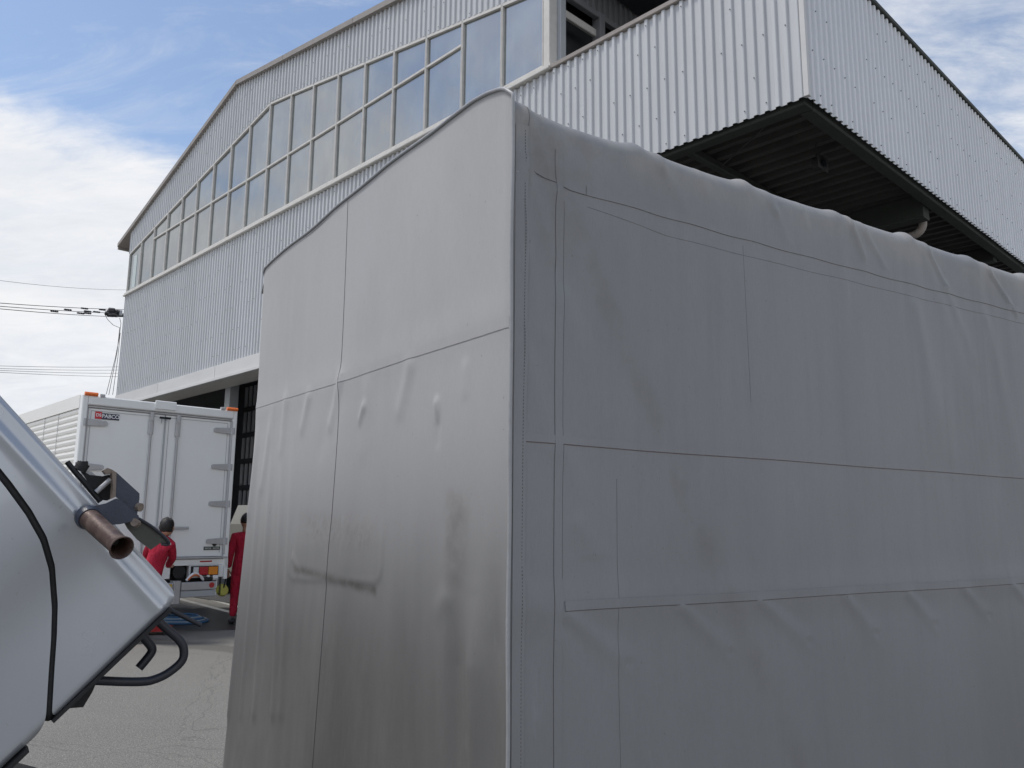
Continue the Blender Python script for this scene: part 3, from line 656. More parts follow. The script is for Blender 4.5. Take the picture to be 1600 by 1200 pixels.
MB().rbox(W2 - .38, W2 - .13, .008, .0195, ZD + .07, ZD + .12, .003).build('label_plate', 'plate_dark', doors[1])
q = MB()
for k, x in enumerate((.365, .345, .325, .305, .285, .24, .22, .20, .18, .16)):
    q.rbox(W2 - x, W2 - x + .012, .004, .0078, ZD + .082, ZD + .108, .001)
q.build('plate_marks', 'print_pale', doors[1], kind='stuff')
MB().tube([(W2 - .22, .0, ZD + .16), (W2 - .22, .0195, ZD + .16)], .034, 12).build('key_plate', 'black_rubber', doors[1])
bp = MB(); bp.rbox(W2 - .72, W2 - .20, -.10, .0, .60, .715, .01); bp.build('bumper', 'aluminium', bt)
MB().rbox(W2 - .72, W2 - .20, -.095, .0, .50, .592, .01).build('bumper', 'column_grey', bt)
MB().rbox(W2 - .84, W2 - .725, -.11, .05, .42, .74, .02).build('bumper_bracket', 'aluminium', bt)
MB().rbox(-W2 + .1, W2 - .845, -.10, .0, .50, .715, .01).build('bumper', 'aluminium', bt)
MB().rbox(W2 - .98, W2 - .86, -.115, -.101, .50, .70, .01).build('warning_plate', 'yellow_paint', bt)
MB().tube([(W2 - .27, -.101, .665), (W2 - .27, -.106, .665)], .04, 12).build('round_mark', 'red_paint', bt)
for k in range(3): MB().box(W2 - .10 + k * .012, W2 - .095 + k * .012, .02, .03, .5, ZF).build('hanging_cord', 'black_rubber', bt)
# running gear, cab
for y_ in (3.2, 6.0):
    for sd in (-1, 1):
        x = sd * (W2 - .32); wv = MB(); N_ = 24
        wh = wv.tube([(x - .13, y_, .42), (x - .10, y_, .42), (x + .10, y_, .42), (x + .13, y_, .42)], .42, 24, rs=[.39, .42, .42, .39]).build('wheel', 'tyre', bt, smooth='auto')
        MB().tube([(x - .135, y_, .42), (x + .135, y_, .42)], .22, 16).build('rim', 'aluminium', wh)
MB().rbox(-.45, -.36, .3, 8.6, .72, .98, .01).rbox(.36, .45, .3, 8.6, .72, .98, .01).build('chassis_rail', 'black_rubber', bt)
cb = MB(); cb.poly([(-1.0, LEN + .2, .75), (-1.0, LEN + 1.8, .65), (-1.0, LEN + 1.85, 1.5), (-1.0, LEN + 1.5, 2.45), (-1.0, LEN + .25, 2.5)], (2.0, 0, 0)).build('cab', 'truck_side', bt)
# side marker arm on the box wall (pale bracket sticking out)
MB().poly([(-W2 - .01, 2.35, 2.62), (-W2 - .12, 2.25, 2.78), (-W2 - .10, 2.22, 2.80), (-W2 - .01, 2.20, 2.60)], (0, .05, .02)).build('mirror_arm', 'aluminium', bt)

# ------------------------------------------------------------------ vehicle in the hall door, mostly hidden
FV = Frame(TA, 8.3, 13.9)
va = thing('small_truck', 'beige vehicle with a chrome trimmed window standing in the dark hall doorway', 'truck', FV.loc, FV.rz)
q = MB(); q.poly([(-.9, 0, .55), (.9, 0, .55), (.9, 0, 1.55), (.80, 0, 1.92), (-.74, 0, 1.92), (-.88, 0, 1.55)], (0, 1.8, 0)).build('body', 'beige_paint', va)
MB().poly([(-.72, -.012, 1.22), (.72, -.012, 1.22), (.68, -.012, 1.66), (-.66, -.012, 1.66)], (0, .01, 0)).build('windscreen', 'dark_glass', va)
MB().tube([(-.93, -.03, .8), (-.93, -.03, 1.5), (-.86, -.03, 1.78), (-.74, -.03, 1.93), (-.5, -.03, 1.96)], .025, 8).build('chrome_trim', 'chrome', va, smooth='auto')
MB().rbox(-.95, .95, -.14, -.02, .45, .78, .03).build('bumper', 'dark_steel', va)
MB().tube([(-.7, -.03, .95), (-.7, .02, .95)], .11, 14).build('headlight', 'clear_lens', va); MB().tube([(.7, -.03, .95), (.7, .02, .95)], .11, 14).build('headlight', 'clear_lens', va)
MB().tube([(-.98, -.1, 1.9), (-1.0, -.22, 2.15), (-.96, -.24, 2.45)], .016, 8).build('mirror_stay', 'chrome', va, smooth='auto')
q = MB(); q.rbox(-1.04, -.92, -.30, -.24, 2.3, 2.62, .03).build('mirror', 'chrome', va)
for x in (-.8, .8):
    wh = MB().tube([(x - .1, .6, .33), (x + .1, .6, .33)], .33, 20).build('wheel', 'tyre', va)

# ------------------------------------------------------------------ people
def skin_obj(name, chains, mat, parent, sub=2):
    vs = []; es = []; rs = []; idx = {}
    for ch in chains:
        prev = None
        for key, p, r in ch:
            if key in idx: i = idx[key]
            else:
                i = len(vs); idx[key] = i; vs.append(p); rs.append(r if isinstance(r, tuple) else (r, r))
            if prev is not None: es.append((prev, i))
            prev = i
    me = bpy.data.meshes.new(name); me.from_pydata(vs, es, []); me.materials.append(MATS[mat])
    o = bpy.data.objects.new(name, me); C.objects.link(o); o.parent = parent
    md_ = o.modifiers.new('skin', 'SKIN'); md_.use_smooth_shade = True
    for i, r in enumerate(rs): me.skin_vertices[0].data[i].radius = r
    me.skin_vertices[0].data[0].use_root = True
    o.modifiers.new('sub', 'SUBSURF').levels = sub; o.modifiers['sub'].render_levels = sub
    return o
def ell(c, r, n=14, m=10, fn=None):
    mb = MB(); 
    def P(u, v):
        p = Vector((math.cos(u) * math.sin(v), math.sin(u) * math.sin(v), math.cos(v)))
        k = fn(p) if fn else 1
        return (c[0] + r[0] * p.x * k, c[1] + r[1] * p.y * k, c[2] + r[2] * p.z * k)
    mb.grid(P, [2 * math.pi * i / n for i in range(n + 1)], [math.pi * (.001 + .998 * j / m) for j in range(m + 1)]); return mb
def head(parent, c, yaw_=0, lean=(0, 0)):
    # facing local -y ; features as part of the head
    x, y, z = c
    h = ell(c, (.078, .098, .118), 18, 14, lambda p: 1 + .06 * max(0, -p.y) * max(0, -p.z) - .10 * max(0, -p.z) * abs(p.x))
    h.add(*nose(x, y - .095, z - .01)); ho = h.build('head', 'skin', parent, smooth=True)
    for sd in (-1, 1):
        ell((x + sd * .080, y + .01, z - .005), (.012, .024, .032), 8, 6).build('ear', 'skin', ho, smooth=True)
        ell((x + sd * .03, y - .088, z + .01), (.013, .008, .007), 8, 6).build('eye', 'hair_black', ho, smooth=True)
    MB().rbox(x - .024, x + .024, y - .098, y - .088, z - .062, z - .052, .004).build('mouth', 'red_paint', ho)
    hr = ell((x, y + .012, z + .022), (.090, .106, .116), 18, 14, lambda p: 1 + .05 * math.sin(9 * p.x + 7 * p.z) * .6 if not (p.y < -.35 and p.z < .45) and p.z > -.55 else .62)
    hr.build('hair', 'hair_black', parent, smooth=True)
    return ho
def nose(x, y, z):
    return [(x - .012, y + .005, z - .02), (x + .012, y + .005, z - .02), (x, y - .018, z - .018), (x, y + .004, z + .02)], [(0, 1, 2), (0, 2, 3), (1, 3, 2), (0, 3, 1)]
def hand(parent, p, d, s=1):
    # palm and five curled fingers; p = wrist, d = pointing direction
    d = Vector(d).normalized(); sdv = d.cross(Vector((0, 0, 1)));
    if sdv.length < .3: sdv = Vector((1, 0, 0))
    sdv.normalize(); nrm = sdv.cross(d); p = Vector(p)
    ch = [[('w', tuple(p), .022), ('p', tuple(p + d * .045), (.034, .018)), ('k', tuple(p + d * .085), (.036, .016))]]
    for i, (o_, L_) in enumerate(((-.028, .062), (-.009, .072), (.010, .068), (.028, .052))):
        b0 = p + d * .08 + sdv * o_
        ch.append([('k', None, None), (f'a{i}', tuple(b0 + d * L_ * .4 + nrm * .006), .0095), (f'b{i}', tuple(b0 + d * L_ * .75 + nrm * .022), .0085), (f'c{i}', tuple(b0 + d * L_ * .80 + nrm * .045), .0075)])
    ch.append([('p', None, None), ('t1', tuple(p + d * .055 + sdv * -.045 + nrm * .01), .011), ('t2', tuple(p + d * .085 + sdv * -.052 + nrm * .026), .0095)])
    return skin_obj('hand', ch, 'skin', parent, 1)
def shoe(parent, x, y, sd=1):
    mb = ell((x, y - .05, .045), (.052, .145, .05), 14, 8); mb.build('shoe', 'shoe_black', parent, smooth=True)
# standing person beside the tarpaulin edge, seen from his left/back
def at_ground(px, py):
    v = ray(px, py); t = -EYE / v[2]; return v[0] * t, v[1] * t
gx, gy = at_ground(375, 974)
p1 = thing('person', 'person in red coverall half hidden by the covered truck, holding a yellow pad', 'person', (gx, gy, 0), R_(-150))
# local: faces -y, x to the side
J = dict(pel=(0, 0, .93), w=(0, .01, 1.08), ch=(0, .01, 1.27), nk=(0, .01, 1.42))
skin_obj('coverall', [
    [('pel', (0, 0, .92), (.165, .125)), ('w', (0, .0, 1.08), (.155, .115)), ('ch', (0, .0, 1.25), (.175, .125)), ('sh', (0, .01, 1.37), (.12, .09)), ('nk', (0, .005, 1.44), .06)],
    [('sh', None, None), ('s1', (.17, .01, 1.36), .072), ('e1', (.225, .03, 1.10), .066), ('h1', (.23, -.04, .86), .052)],
    [('sh', None, None), ('s2', (-.17, .01, 1.36), .072), ('e2', (-.225, .03, 1.10), .066), ('h2', (-.23, -.04, .88), .052)],
    [('pel', None, None), ('l1', (.095, 0, .84), .108), ('k1', (.11, -.02, .48), .072), ('a1', (.12, .0, .10), .062)],
    [('pel', None, None), ('l2', (-.095, 0, .84), .098), ('k2', (-.11, -.02, .48), .072), ('a2', (-.12, .0, .10), .062)]], 'red_cloth', p1)
MB().tube([(0, 0, 1.40), (0, -.005, 1.53)], .052, 12).build('neck', 'skin', p1, smooth=True)
head(p1, (0, -.02, 1.60)); shoe(p1, .12, -.02); shoe(p1, -.12, -.02)
hand(p1, (.23, -.045, .85), (.05, -.2, -1)); hand(p1, (-.23, -.045, .87), (0, -.2, -1))
for o_ in (): pass
# what he holds
# direction towards the camera-left side
Mw = Matrix.Translation((gx, gy, 0)) @ Matrix.Rotation(R_(-150), 4, 'Z')
hw = [Mw @ Vector((.235, -.06, .77)), Mw @ Vector((-.23, -.06, .79))]
hw.sort(key=lambda p: p.x); hp_ = hw[0]
v = ray(347, 922); dd = hp_.y - .05; pd = Vector(v) * (dd / v[1]); pd.z += EYE
sp_ = thing('sponge_pad', 'round yellow polishing pad on a black handle held in the hand of the standing person', 'sponge', tuple(pd))
rel = hp_ - pd
MB().tube([(0.02, 0, .03), tuple(rel)], .011, 8).build('handle', 'black_rubber', sp_)
dn = Vector((.62, -.55, .35)).normalized()
MB().tube([tuple(dn * -.03), tuple(dn * -.02), tuple(dn * .02), tuple(dn * .032)], .1, 20, rs=[.085, .098, .098, .085]).build('pad', 'yellow_foam', sp_, smooth='auto')
# bending person at the left door
def onplane(px, py, Yd): v = ray(px, py); P = Vector(v) * (Yd / v[1]); P.z += EYE; return P
YD = 11.2
hd = onplane(259, 824, YD)
p2 = thing('person', 'person in red coverall with back turned at the rear of the white box truck', 'person', (hd.x - .38, YD - .1, 0), R_(0))
lx = hd.x - (hd.x - .38); bz_ = hd.z
sx = lambda px, py, dy=0: tuple(onplane(px, py, YD + dy) - Vector((hd.x - .38, YD - .1, 0)))
pelv = sx(240, 893); che = sx(248, 866); shl = sx(253, 846, .02); nk = sx(257, 835, .03)
gz = 0.0
skin_obj('coverall', [
    [('pel', pelv, (.155, .14)), ('w', sx(242, 880), (.15, .125)), ('ch', che, (.165, .13)), ('sh', shl, (.12, .10)), ('nk', nk, .058)],
    [('sh', None, None), ('s1', sx(268, 852, .02), .066), ('e1', sx(270, 872, .18), .056), ('h1', sx(262, 884, .32), .045)],
    [('sh', None, None), ('s2', sx(238, 848, .0), .066), ('e2', sx(228, 866, .15), .056), ('h2', sx(238, 884, .32), .045)],
    [('pel', None, None), ('l1', (pelv[0] + .04, .02, pelv[2] - .10), .105), ('k1', (pelv[0] - .10, .14, .47), .076), ('a1', (pelv[0] - .22, .05, .10), .062)],
    [('pel', None, None), ('l2', (pelv[0] - .09, .02, pelv[2] - .10), .098), ('k2', (pelv[0] - .30, .10, .47), .076), ('a2', (pelv[0] - .45, -.02, .10), .062)]], 'red_cloth', p2)
hc = (hd.x - (hd.x - .38), .14, hd.z)
MB().tube([nk, tuple(Vector(hc) - Vector((0, 0, .06)))], .052, 12).build('neck', 'skin', p2, smooth=True)
# head faces away (+y): build it turned about z
hh = ell(hc, (.085, .105, .122), 18, 14); ho = hh.build('head', 'skin', p2, smooth=True)
for sd in (-1, 1):
    ell((hc[0] + sd * .085, hc[1] + .0, hc[2] - .01), (.014, .022, .032), 8, 6).build('ear', 'skin', ho, smooth=True)
    ell((hc[0] + sd * .03, hc[1] + .098, hc[2] + .01), (.013, .008, .007), 8, 6).build('eye', 'hair_black', ho, smooth=True)
MB().rbox(hc[0] - .02, hc[0] + .02, hc[1] + .085, hc[1] + .1, hc[2] - .07, hc[2] - .06, .004).build('mouth', 'red_paint', ho)
ell((hc[0], hc[1] - .008, hc[2] + .016), (.094, .112, .122), 20, 14, lambda p: (1 + .035 * math.sin(11 * p.x + 9 * p.z)) if not (p.y > .35 and p.z < .45) and p.z > -.70 else .6).build('hair', 'hair_black', p2, smooth=True)
hand(p2, sx(262, 885, .33), (0, 1, -.2)); hand(p2, sx(238, 885, .33), (0, 1, -.2))
for sd in (-.22, -.45):
    ell((pelv[0] + sd, .03, .045), (.052, .145, .05), 14, 8).build('shoe', 'shoe_black', p2, smooth=True)
q = MB(); a0_ = Vector(sx(252, 838, -.11)); a1_ = Vector(sx(264, 850, -.11))
for k in range(9):
    c_ = a0_.lerp(a1_, k / 8); q.box(c_.x - .008, c_.x + .008, c_.y - .012, c_.y + .05, c_.z - .014, c_.z + .014)
q.build('back_lettering', 'print_white', p2, kind='stuff')

# ------------------------------------------------------------------ things on the ground near the box truck
gx, gy = at_ground(272, 972)
hc_ = thing('hose_coil', 'coil of blue and pale hose lying on the wet ground behind the truck', 'hose', (gx, gy, 0))
for k in range(5):
    pts = []; r0 = .42 - k * .05
    for t in range(33):
        a = t / 32 * 2 * math.pi; pts.append((r0 * 1.25 * math.cos(a) + .03 * k, r0 * math.sin(a) - .02 * k, .02 + .022 * k + .006 * math.sin(3 * a + k)))
    MB().tube(pts, .016, 8, cap=False).build('hose_loop', 'blue_hose' if k % 2 == 0 else 'pale_hose', hc_, smooth=True)
gx, gy = at_ground(228, 992)
jk = thing('trolley_jack', 'low red trolley jack lying half hidden beneath the tilted cab corner', 'jack', (gx, gy, 0), .3)
MB().poly([(-.35, -.14, .05), (.3, -.10, .05), (.34, -.10, .10), (.1, -.12, .17), (-.3, -.14, .15)], (0, .26, 0)).build('frame', 'red_paint', jk)
MB().tube([(-.2, -.17, .05), (-.2, .15, .05)], .05, 12).tube([(.28, -.13, .04), (.28, .17, .04)], .04, 12).build('roller', 'dark_steel', jk)
MB().tube([(-.3, 0, .16), (-.75, .05, .42)], .016, 8).build('handle', 'dark_steel', jk)
gx, gy = at_ground(318, 957)
# polished tools resting on the bumper: two orbital polishers
def on_truck(x, y, z): P = BT_.A * (T0A + y) + BT_.B * ((TB0 + TB1) / 2 + x); return (P[0], P[1], z)
po = thing('brush', 'white and brown curved brush resting on the truck bumper below the tail lamp', 'brush', on_truck(W2 - .50, -.05, .718), BT_.rz + .1)
arcp = [(-.14 + .28 * t, 0, .02 + .10 * math.sin(math.pi * min(1, t * 1.05))) for t in [k / 10 for k in range(11)]]
MB().tube(arcp, .022, 8).build('handle', 'print_white', po, smooth=True); MB().tube([(p[0] - .01, -.02, p[2] - .022) for p in arcp[1:8]], .014, 8).build('grip', 'orange_trim', po, smooth=True)
po = thing('polisher', 'small black and white hand tool resting on the right end of the truck bumper', 'hand tool', on_truck(W2 - .27, -.05, .718), BT_.rz)
MB().rbox(-.10, .02, -.03, .03, .0, .06, .02).build('body', 'black_rubber', po); MB().rbox(.025, .10, -.03, .03, .01, .085, .025).rbox(-.07, -.03, -.035, .035, .062, .09, .01).build('cap', 'print_white', po)

# ------------------------------------------------------------------ tarpaulin covered truck with its cab tilted forward
TF = Frame(TT - math.pi / 2, OX, OY)
tk = thing('covered_truck', 'grey tarpaulin covered truck with its silver cab tilted forward, filling the foreground', 'truck', TF.loc, TF.rz)
K = .83
A0, B0, WD, LN = 1.651, 1.064, 2.28, 6.2
ZS, ZLOW, RR = 2.672, .42, .065
rng = np.random.RandomState(3)
def gs(x, w_): return math.exp(-(x / w_) ** 2)
def seg_d(p, a, b):
    dx, dy = b[0] - a[0], b[1] - a[1]; L2 = dx * dx + dy * dy; t = ((p[0] - a[0]) * dx + (p[1] - a[1]) * dy) / L2; tt = min(1, max(0, t))
    return math.hypot(p[0] - a[0] - tt * dx, p[1] - a[1] - tt * dy), t
hoops = [1.80 * K, 2.36 * K, 2.91 * K, 3.43 * K, 3.94 * K, 4.5 * K, 5.05 * K, 5.6 * K, 6.15 * K, 6.7 * K]
def rp(px, py): P = TF.onA(px, py, A0); return (P.x + OX, P.z)
FOLDR = []      # (start, end, width, height): tension folds of the side sheet
def fr_(p, q, w_, h_): FOLDR.append((rp(*p), rp(*q), w_, h_))
fr_((818, 168), (868, 300), .018, .009); fr_((868, 300), (905, 430), .035, .006); fr_((822, 250), (862, 400), .020, .007); fr_((812, 330), (846, 520), .025, .006)
fr_((1004, 214), (1035, 262), .014, .010); fr_((1035, 262), (1075, 330), .028, .005)
fr_((1180, 274), (1215, 330), .012, .009); fr_((1215, 330), (1235, 380), .02, .004)
fr_((1318, 322), (1350, 400), .012, .010); fr_((1340, 340), (1385, 420), .013, .006); fr_((1330, 330), (1352, 420), .02, .004)
fr_((1432, 360), (1478, 448), .011, .010); fr_((1478, 448), (1520, 560), .03, .004)
fr_((1525, 396), (1585, 490), .010, .010); fr_((1440, 380), (1520, 620), .05, .004); fr_((1540, 500), (1600, 760), .05, .004)
fr_((1430, 480), (1480, 700), .05, .005)
for (p, q) in (((885, 960), (982, 1036)), ((1065, 948), (1140, 1018)), ((1185, 938), (1262, 1002)), ((1318, 932), (1366, 988)), ((1415, 926), (1458, 974)), ((1500, 918), (1540, 960)), ((1580, 915), (1625, 965))):
    fr_(p, q, .024, .009); fr_(q, (q[0] + 5, q[1] + 3), .010, -.007)
fr_((838, 175), (900, 260), .03, .008); fr_((1080, 240), (1105, 300), .015, .006); fr_((1250, 300), (1262, 350), .014, .005); fr_((880, 470), (940, 640), .05, .006); fr_((812, 520), (860, 690), .03, .005); fr_((880, 700), (930, 820), .04, .004); fr_((815, 900), (868, 1010), .03, .005); fr_((885, 1000), (940, 1190), .04, .005); fr_((905, 820), (960, 930), .045, .005)
def topz(b):
    z = ZS + .002 * math.sin(b * 3)
    for i, h in enumerate(hoops):
        z += (.009 + .004 * math.sin(i * 2.7)) * gs(b - h, .030) + .007 * gs(b - h - .03, .09)
    z += .022 * gs(b - B0, .07) - .003 * gs(b - 1.30, .14)
    return z
def offR(b, z):     # outward offset of the side sheet
    o = .006 * math.sin(b * 2.1 + z * 1.3) * math.sin(z * 1.7) + .0015 * math.sin(b * 5.3 - z * 2.2)
    o += .0005 * math.sin(b * 17 + 3 * math.sin(z * 2.1)) * (.4 + .6 * gs(z - 1.2, .6))
    for (p, q, w_, h_) in FOLDR:
        if abs(b - (p[0] + q[0]) / 2) > .5: continue
        d, t = seg_d((b, z), p, q); tt = min(1, max(0, t)); o += (.60 if z < 1.5 else 1.0) * h_ * gs(d, w_ * (.65 + .6 * tt)) * (1 - .45 * tt)
    o += .005 * gs(z - 1.39, .05)
    for h in hoops: o += .004 * gs(b - h, .05) * max(0, (z - 2.0) / .6) ** 2 if z > 2 else 0
    e = min(1, max(0, (b - B0) / .035)); o *= e
    o += .02 * max(0, (1.3 - z)) * (.3 + .7 * min(1, (b - B0) / .8))
    return o
def surfR(b, q):    # q = height; above the springing it turns over onto the roof
    tz = topz(b); zs_ = tz - RR
    if q <= zs_: return Vector((b - OX, A0 - OY - offR(b, q), q))
    s_ = q - zs_; th = min(s_ / RR, math.pi / 2)
    y_ = A0 - offR(b, zs_) * max(0, math.cos(th)) + RR * (1 - math.cos(th)); z_ = zs_ + RR * math.sin(th)
    ex = s_ - RR * math.pi / 2
    if ex > 0: y_ += ex; z_ += ex * .12
    return Vector((b - OX, y_ - OY, z_))
bs = list(np.linspace(B0, B0 + .10, 14)) + list(np.linspace(B0 + .11, 4.2, 330)) + list(np.linspace(4.24, B0 + LN, 60))
zs = list(np.linspace(ZLOW, .9, 14)) + list(np.linspace(.91, 2.50, 175)) + list(np.linspace(2.505, 2.86, 40))
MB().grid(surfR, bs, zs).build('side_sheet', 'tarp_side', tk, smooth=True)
# end sheet (against the cab)
def TL(x):
    xs = [-.01, 0, .02, .05, .12, .2, .35, .8, 1.3, 2.1, 2.20, 2.25, 2.28]; zv = [2.66, 2.675, 2.698, 2.714, 2.733, 2.748, 2.762, 2.784, 2.796, 2.802, 2.797, 2.775, 2.70]
    return float(np.interp(x, xs, zv)) + .0025 * math.sin(x * 11)
def lp(px, py):
    v = ray(px, py); t = B0 / (v @ TF.B); return ((v * t) @ TF.A, v[2] * t + EYE)
FOLDL = []
def fl_(p, q, w_, h_): FOLDL.append((lp(*p), lp(*q), w_, h_))
fl_((531, 592), (514, 662), .030, .012); fl_((527, 592), (500, 700), .05, -.005); fl_((569, 636), (562, 655), .018, .012); fl_((572, 612), (566, 700), .045, .006)
fl_((643, 574), (626, 640), .030, .009); fl_((684, 630), (685, 652), .014, .012); fl_((686, 655), (685, 690), .016, -.005); fl_((728, 575), (728, 612), .02, .005)
fl_((482, 622), (472, 668), .028, .010); fl_((448, 628), (440, 700), .035, .010); fl_((426, 640), (410, 760), .035, .012); fl_((404, 660), (392, 800), .03, .012)
for k, (xt, xb, h_) in enumerate(((392, 372, .012), (408, 392, .010), (425, 412, .013), (442, 440, .012), (458, 452, .009))):
    fl_((xt, 690), (xb, 1110), .030, h_)
fl_((705, 800), (700, 1240), .05, .010); fl_((742, 930), (752, 1270), .036, .030); fl_((712, 930), (716, 1270), .034, -.026); fl_((774, 880), (772, 1270), .034, -.022)
fl_((700, 935), (690, 950), .03, .006); fl_((655, 760), (652, 1000), .05, .003)
fl_((650, 240), (640, 560), .035, .0035); fl_((462, 400), (452, 600), .035, .0035); fl_((735, 220), (725, 480), .05, .002)
fl_((465, 872), (472, 893), .02, .006)
PW = dict(y0=lp(600, 850)[0], y1=lp(461, 850)[0])
def offL(a, z):
    x = a - A0
    o = .005 * math.sin(a * 2.3 + 1) * math.sin(z * 2.0) + .0025 * math.sin(a * 6.1 - z * 3)
    for (p, q, w_, h_) in FOLDL:
        if abs(a - (p[0] + q[0]) / 2) > .4: continue
        d, t = seg_d((a, z), p, q); tt = min(1, max(0, t)); tp_ = min(1, .12 + tt * 2.6) if math.hypot(p[0] - q[0], p[1] - q[1]) > .25 else 1; o += .68 * h_ * gs(d, w_ * 1.05) * (1 - .3 * tt) * tp_
    lo = max(0, min(1, (2.10 - z) / .5))
    o += lo * (.0016 * math.sin(a * 31 + 2 * math.sin(z * 1.3)) * max(0, min(1, (a - 3.1) / .4)) + .0003 * math.sin(a * 47 + z))
    # imprint of the cab's rear window frame
    y0, y1 = PW['y0'], PW['y1']; zb = 1.392 - .045 * (2.77 - a) * -1 - 0; zc_ = zb + .12; hx, hz = (y1 - y0) / 2, .125; cx_ = (y0 + y1) / 2; rc = .05
    qx = abs(a - cx_) - hx + rc; qz = abs(z - zc_) - hz + rc
    sd_ = math.hypot(max(qx, 0), max(qz, 0)) + min(max(qx, qz), 0) - rc
    fade = 1 if z < zc_ else max(0, 1 - (z - zc_) / .09)
    o += (.0030 / (1 + math.exp(sd_ / .008)) ) * fade + .0016 * gs(sd_, .010) * fade
    o += .003 * gs(z - 2.10, .06)
    o += (.035 * max(0, (1.9 - z)) ** 1.2) * (.15 + .85 * min(1, max(0, x / 2.0)))
    e = min(1, max(0, x / .03)); e2 = min(1, max(0, (WD - x) / .03))
    return o * e * (e2 if z > 2.2 else 1)
def surfL(a, t):     # t in 0..1 from hem to the arched top
    z = ZLOW + (TL(a - A0) - ZLOW) * t
    x = a - A0; rnd = .05 * max(0, 1 - (WD - x) / .06) ** 2
    return Vector((B0 - OX - offL(a, z) + rnd, a - OY, z))
as_ = list(np.linspace(A0, A0 + .1, 12)) + list(np.linspace(A0 + .11, A0 + WD, 250))
ts = list(np.linspace(0, 1, 250))
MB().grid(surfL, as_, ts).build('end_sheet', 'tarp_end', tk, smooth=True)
def sL(a, z): return surfL(a, (z - ZLOW) / (TL(a - A0) - ZLOW))
# roof sheet, far side, rear
def roofs(a, b):
    x = a - A0; return Vector((b - OX, a - OY, TL(x) - .012 - .06 * max(0, 1 - x / .35) - .02 * gs(x, .2) + .012 * sum(gs(b - h, .05) for h in hoops)))
MB().grid(roofs, list(np.linspace(A0 + .06, A0 + WD, 40)), list(np.linspace(B0 + .004, B0 + LN, 90))).build('roof_sheet', 'tarp_side', tk, smooth=True)
MB().grid(lambda b, z: (b - OX, A0 + WD - OY + .004 * math.sin(b * 9), z), list(np.linspace(B0 + .06, B0 + LN, 40)), [ZLOW, 1.2, 2.0, 2.69]).build('side_sheet', 'tarp_side', tk, smooth=True)
MB().grid(lambda a, z: (B0 + LN - OX, a - OY, z), [A0, A0 + WD], [ZLOW, 2.66]).build('rear_sheet', 'tarp_side', tk)
# piping over the arched top and down the corner
pp = [sL(a, TL(a - A0) - .002) + Vector((-.004, 0, .004)) for a in np.linspace(A0 + WD - .004, A0 + .012, 150)]
pe = []
for z in np.linspace(2.678, ZLOW, 160): pe.append(Vector((B0 - OX - .006 + .0012 * math.sin(z * 13), A0 - OY - .004 + .0012 * math.sin(z * 9 + 1), z)))
MB().tube([p for p in pp] + pe, .0050, 8).build('piping', 'piping_grey', tk, smooth=True)
MB().tube([p + Vector((.012, -.001, -.004)) for p in pp], .0035, 6).build('binding', 'thread_dark', tk, smooth=True)
# stitched strips and threads
def strip(fn, pts, w0, w1, name='seam_strip', mat='tarp_side', th=.0022, nx=(0, -1, 0)):
    mb = MB(); n = len(pts); vs = []
    for (u, v) in pts:
        du, dv = w0; eu, ev = w1; a = fn(u + du, v + dv); b = fn(u + eu, v + ev); o = Vector(nx)
        vs += [a + o * .0004, a + o * th, b + o * th, b + o * .0004]
    fs = []
    for i in range(n - 1):
        p, q = 4 * i, 4 * i + 4
        for k in range(3): fs.append((p + k, q + k, q + k + 1, p + k + 1))
    mb.add(vs, fs); return mb.build(name, mat, tk, smooth='auto')
def thread(fn, pts, nx, mat='thread_dark', r=.0011, name='seam_thread', off=.0012):
    return MB().tube([fn(u, v) + Vector(nx) * off for u, v in pts], r, 5).build(name, mat, tk)
NR = (0, -1, 0); NL = (-1, 0, 0)
lin = lambda p, q, n=120: [(p[0] + (q[0] - p[0]) * t, p[1] + (q[1] - p[1]) * t) for t in np.linspace(0, 1, n)]
BE = B0 + LN - .1
strip(surfR, lin((B0 + .001, 2.60), (B0 + .001, ZLOW)), (0.004, 0), (.040, 0), th=.003)           # edge flap
thread(surfR, lin((B0 + .041, 2.66), (B0 + .041, ZLOW)), NR, r=.0006)
st = MB()
for z in np.arange(ZLOW + .1, 2.60, .0085):
    p = surfR(B0 + .032, z) + Vector((0, -.0034, 0)); st.box(p.x - .0011, p.x + .0011, p.y, p.y + .001, p.z - .0021, p.z + .0021)
st.build('stitch', 'thread_dark', tk, kind='stuff')
strip(surfR, lin((1.192, 2.56), (1.192, ZLOW)), (0, 0), (.024, 0), th=.0016)                       # vertical doubled seam
thread(surfR, lin((1.1915, 2.44), (1.1915, 1.0)), NR, r=.0005, off=.0005); thread(surfR, lin((1.2175, 2.42), (1.2175, 1.45)), NR, r=.0004, off=.0005)
up = [(b, float(np.interp(b, [B0 + .01, 1.14, 1.20, 1.24, 2.0, 3.6, 7.2], [2.500, 2.472, 2.462, 2.458, 2.462, 2.474, 2.478])) + .0015 * math.sin(b * 23)) for b in np.linspace(B0 + .01, BE, 220)]
strip(surfR, up[8:], (0, 0), (0, .026), th=.0015); thread(surfR, up, NR, r=.0008, off=.0008)
lo2 = [(b, float(np.interp(b, [1.30, 1.6, 2.5, 3.6, 7], [2.425, 2.405, 2.418, 2.43, 2.43])) + .001 * math.sin(b * 19)) for b in np.linspace(1.30, BE, 160)]
thread(surfR, lo2, NR, r=.0004, off=.0003)
mdl = [(b, 1.779 + .001 * math.sin(b * 7)) for b in np.linspace(B0 + .005, BE, 160)]
strip(surfR, mdl, (0, .001), (0, .022), th=.0014); thread(surfR, mdl, NR, 'thread_red', .0009, off=.0008)
lw = [(b, 1.373 + .001 * math.sin(b * 6)) for b in np.linspace(1.222, BE, 160)]
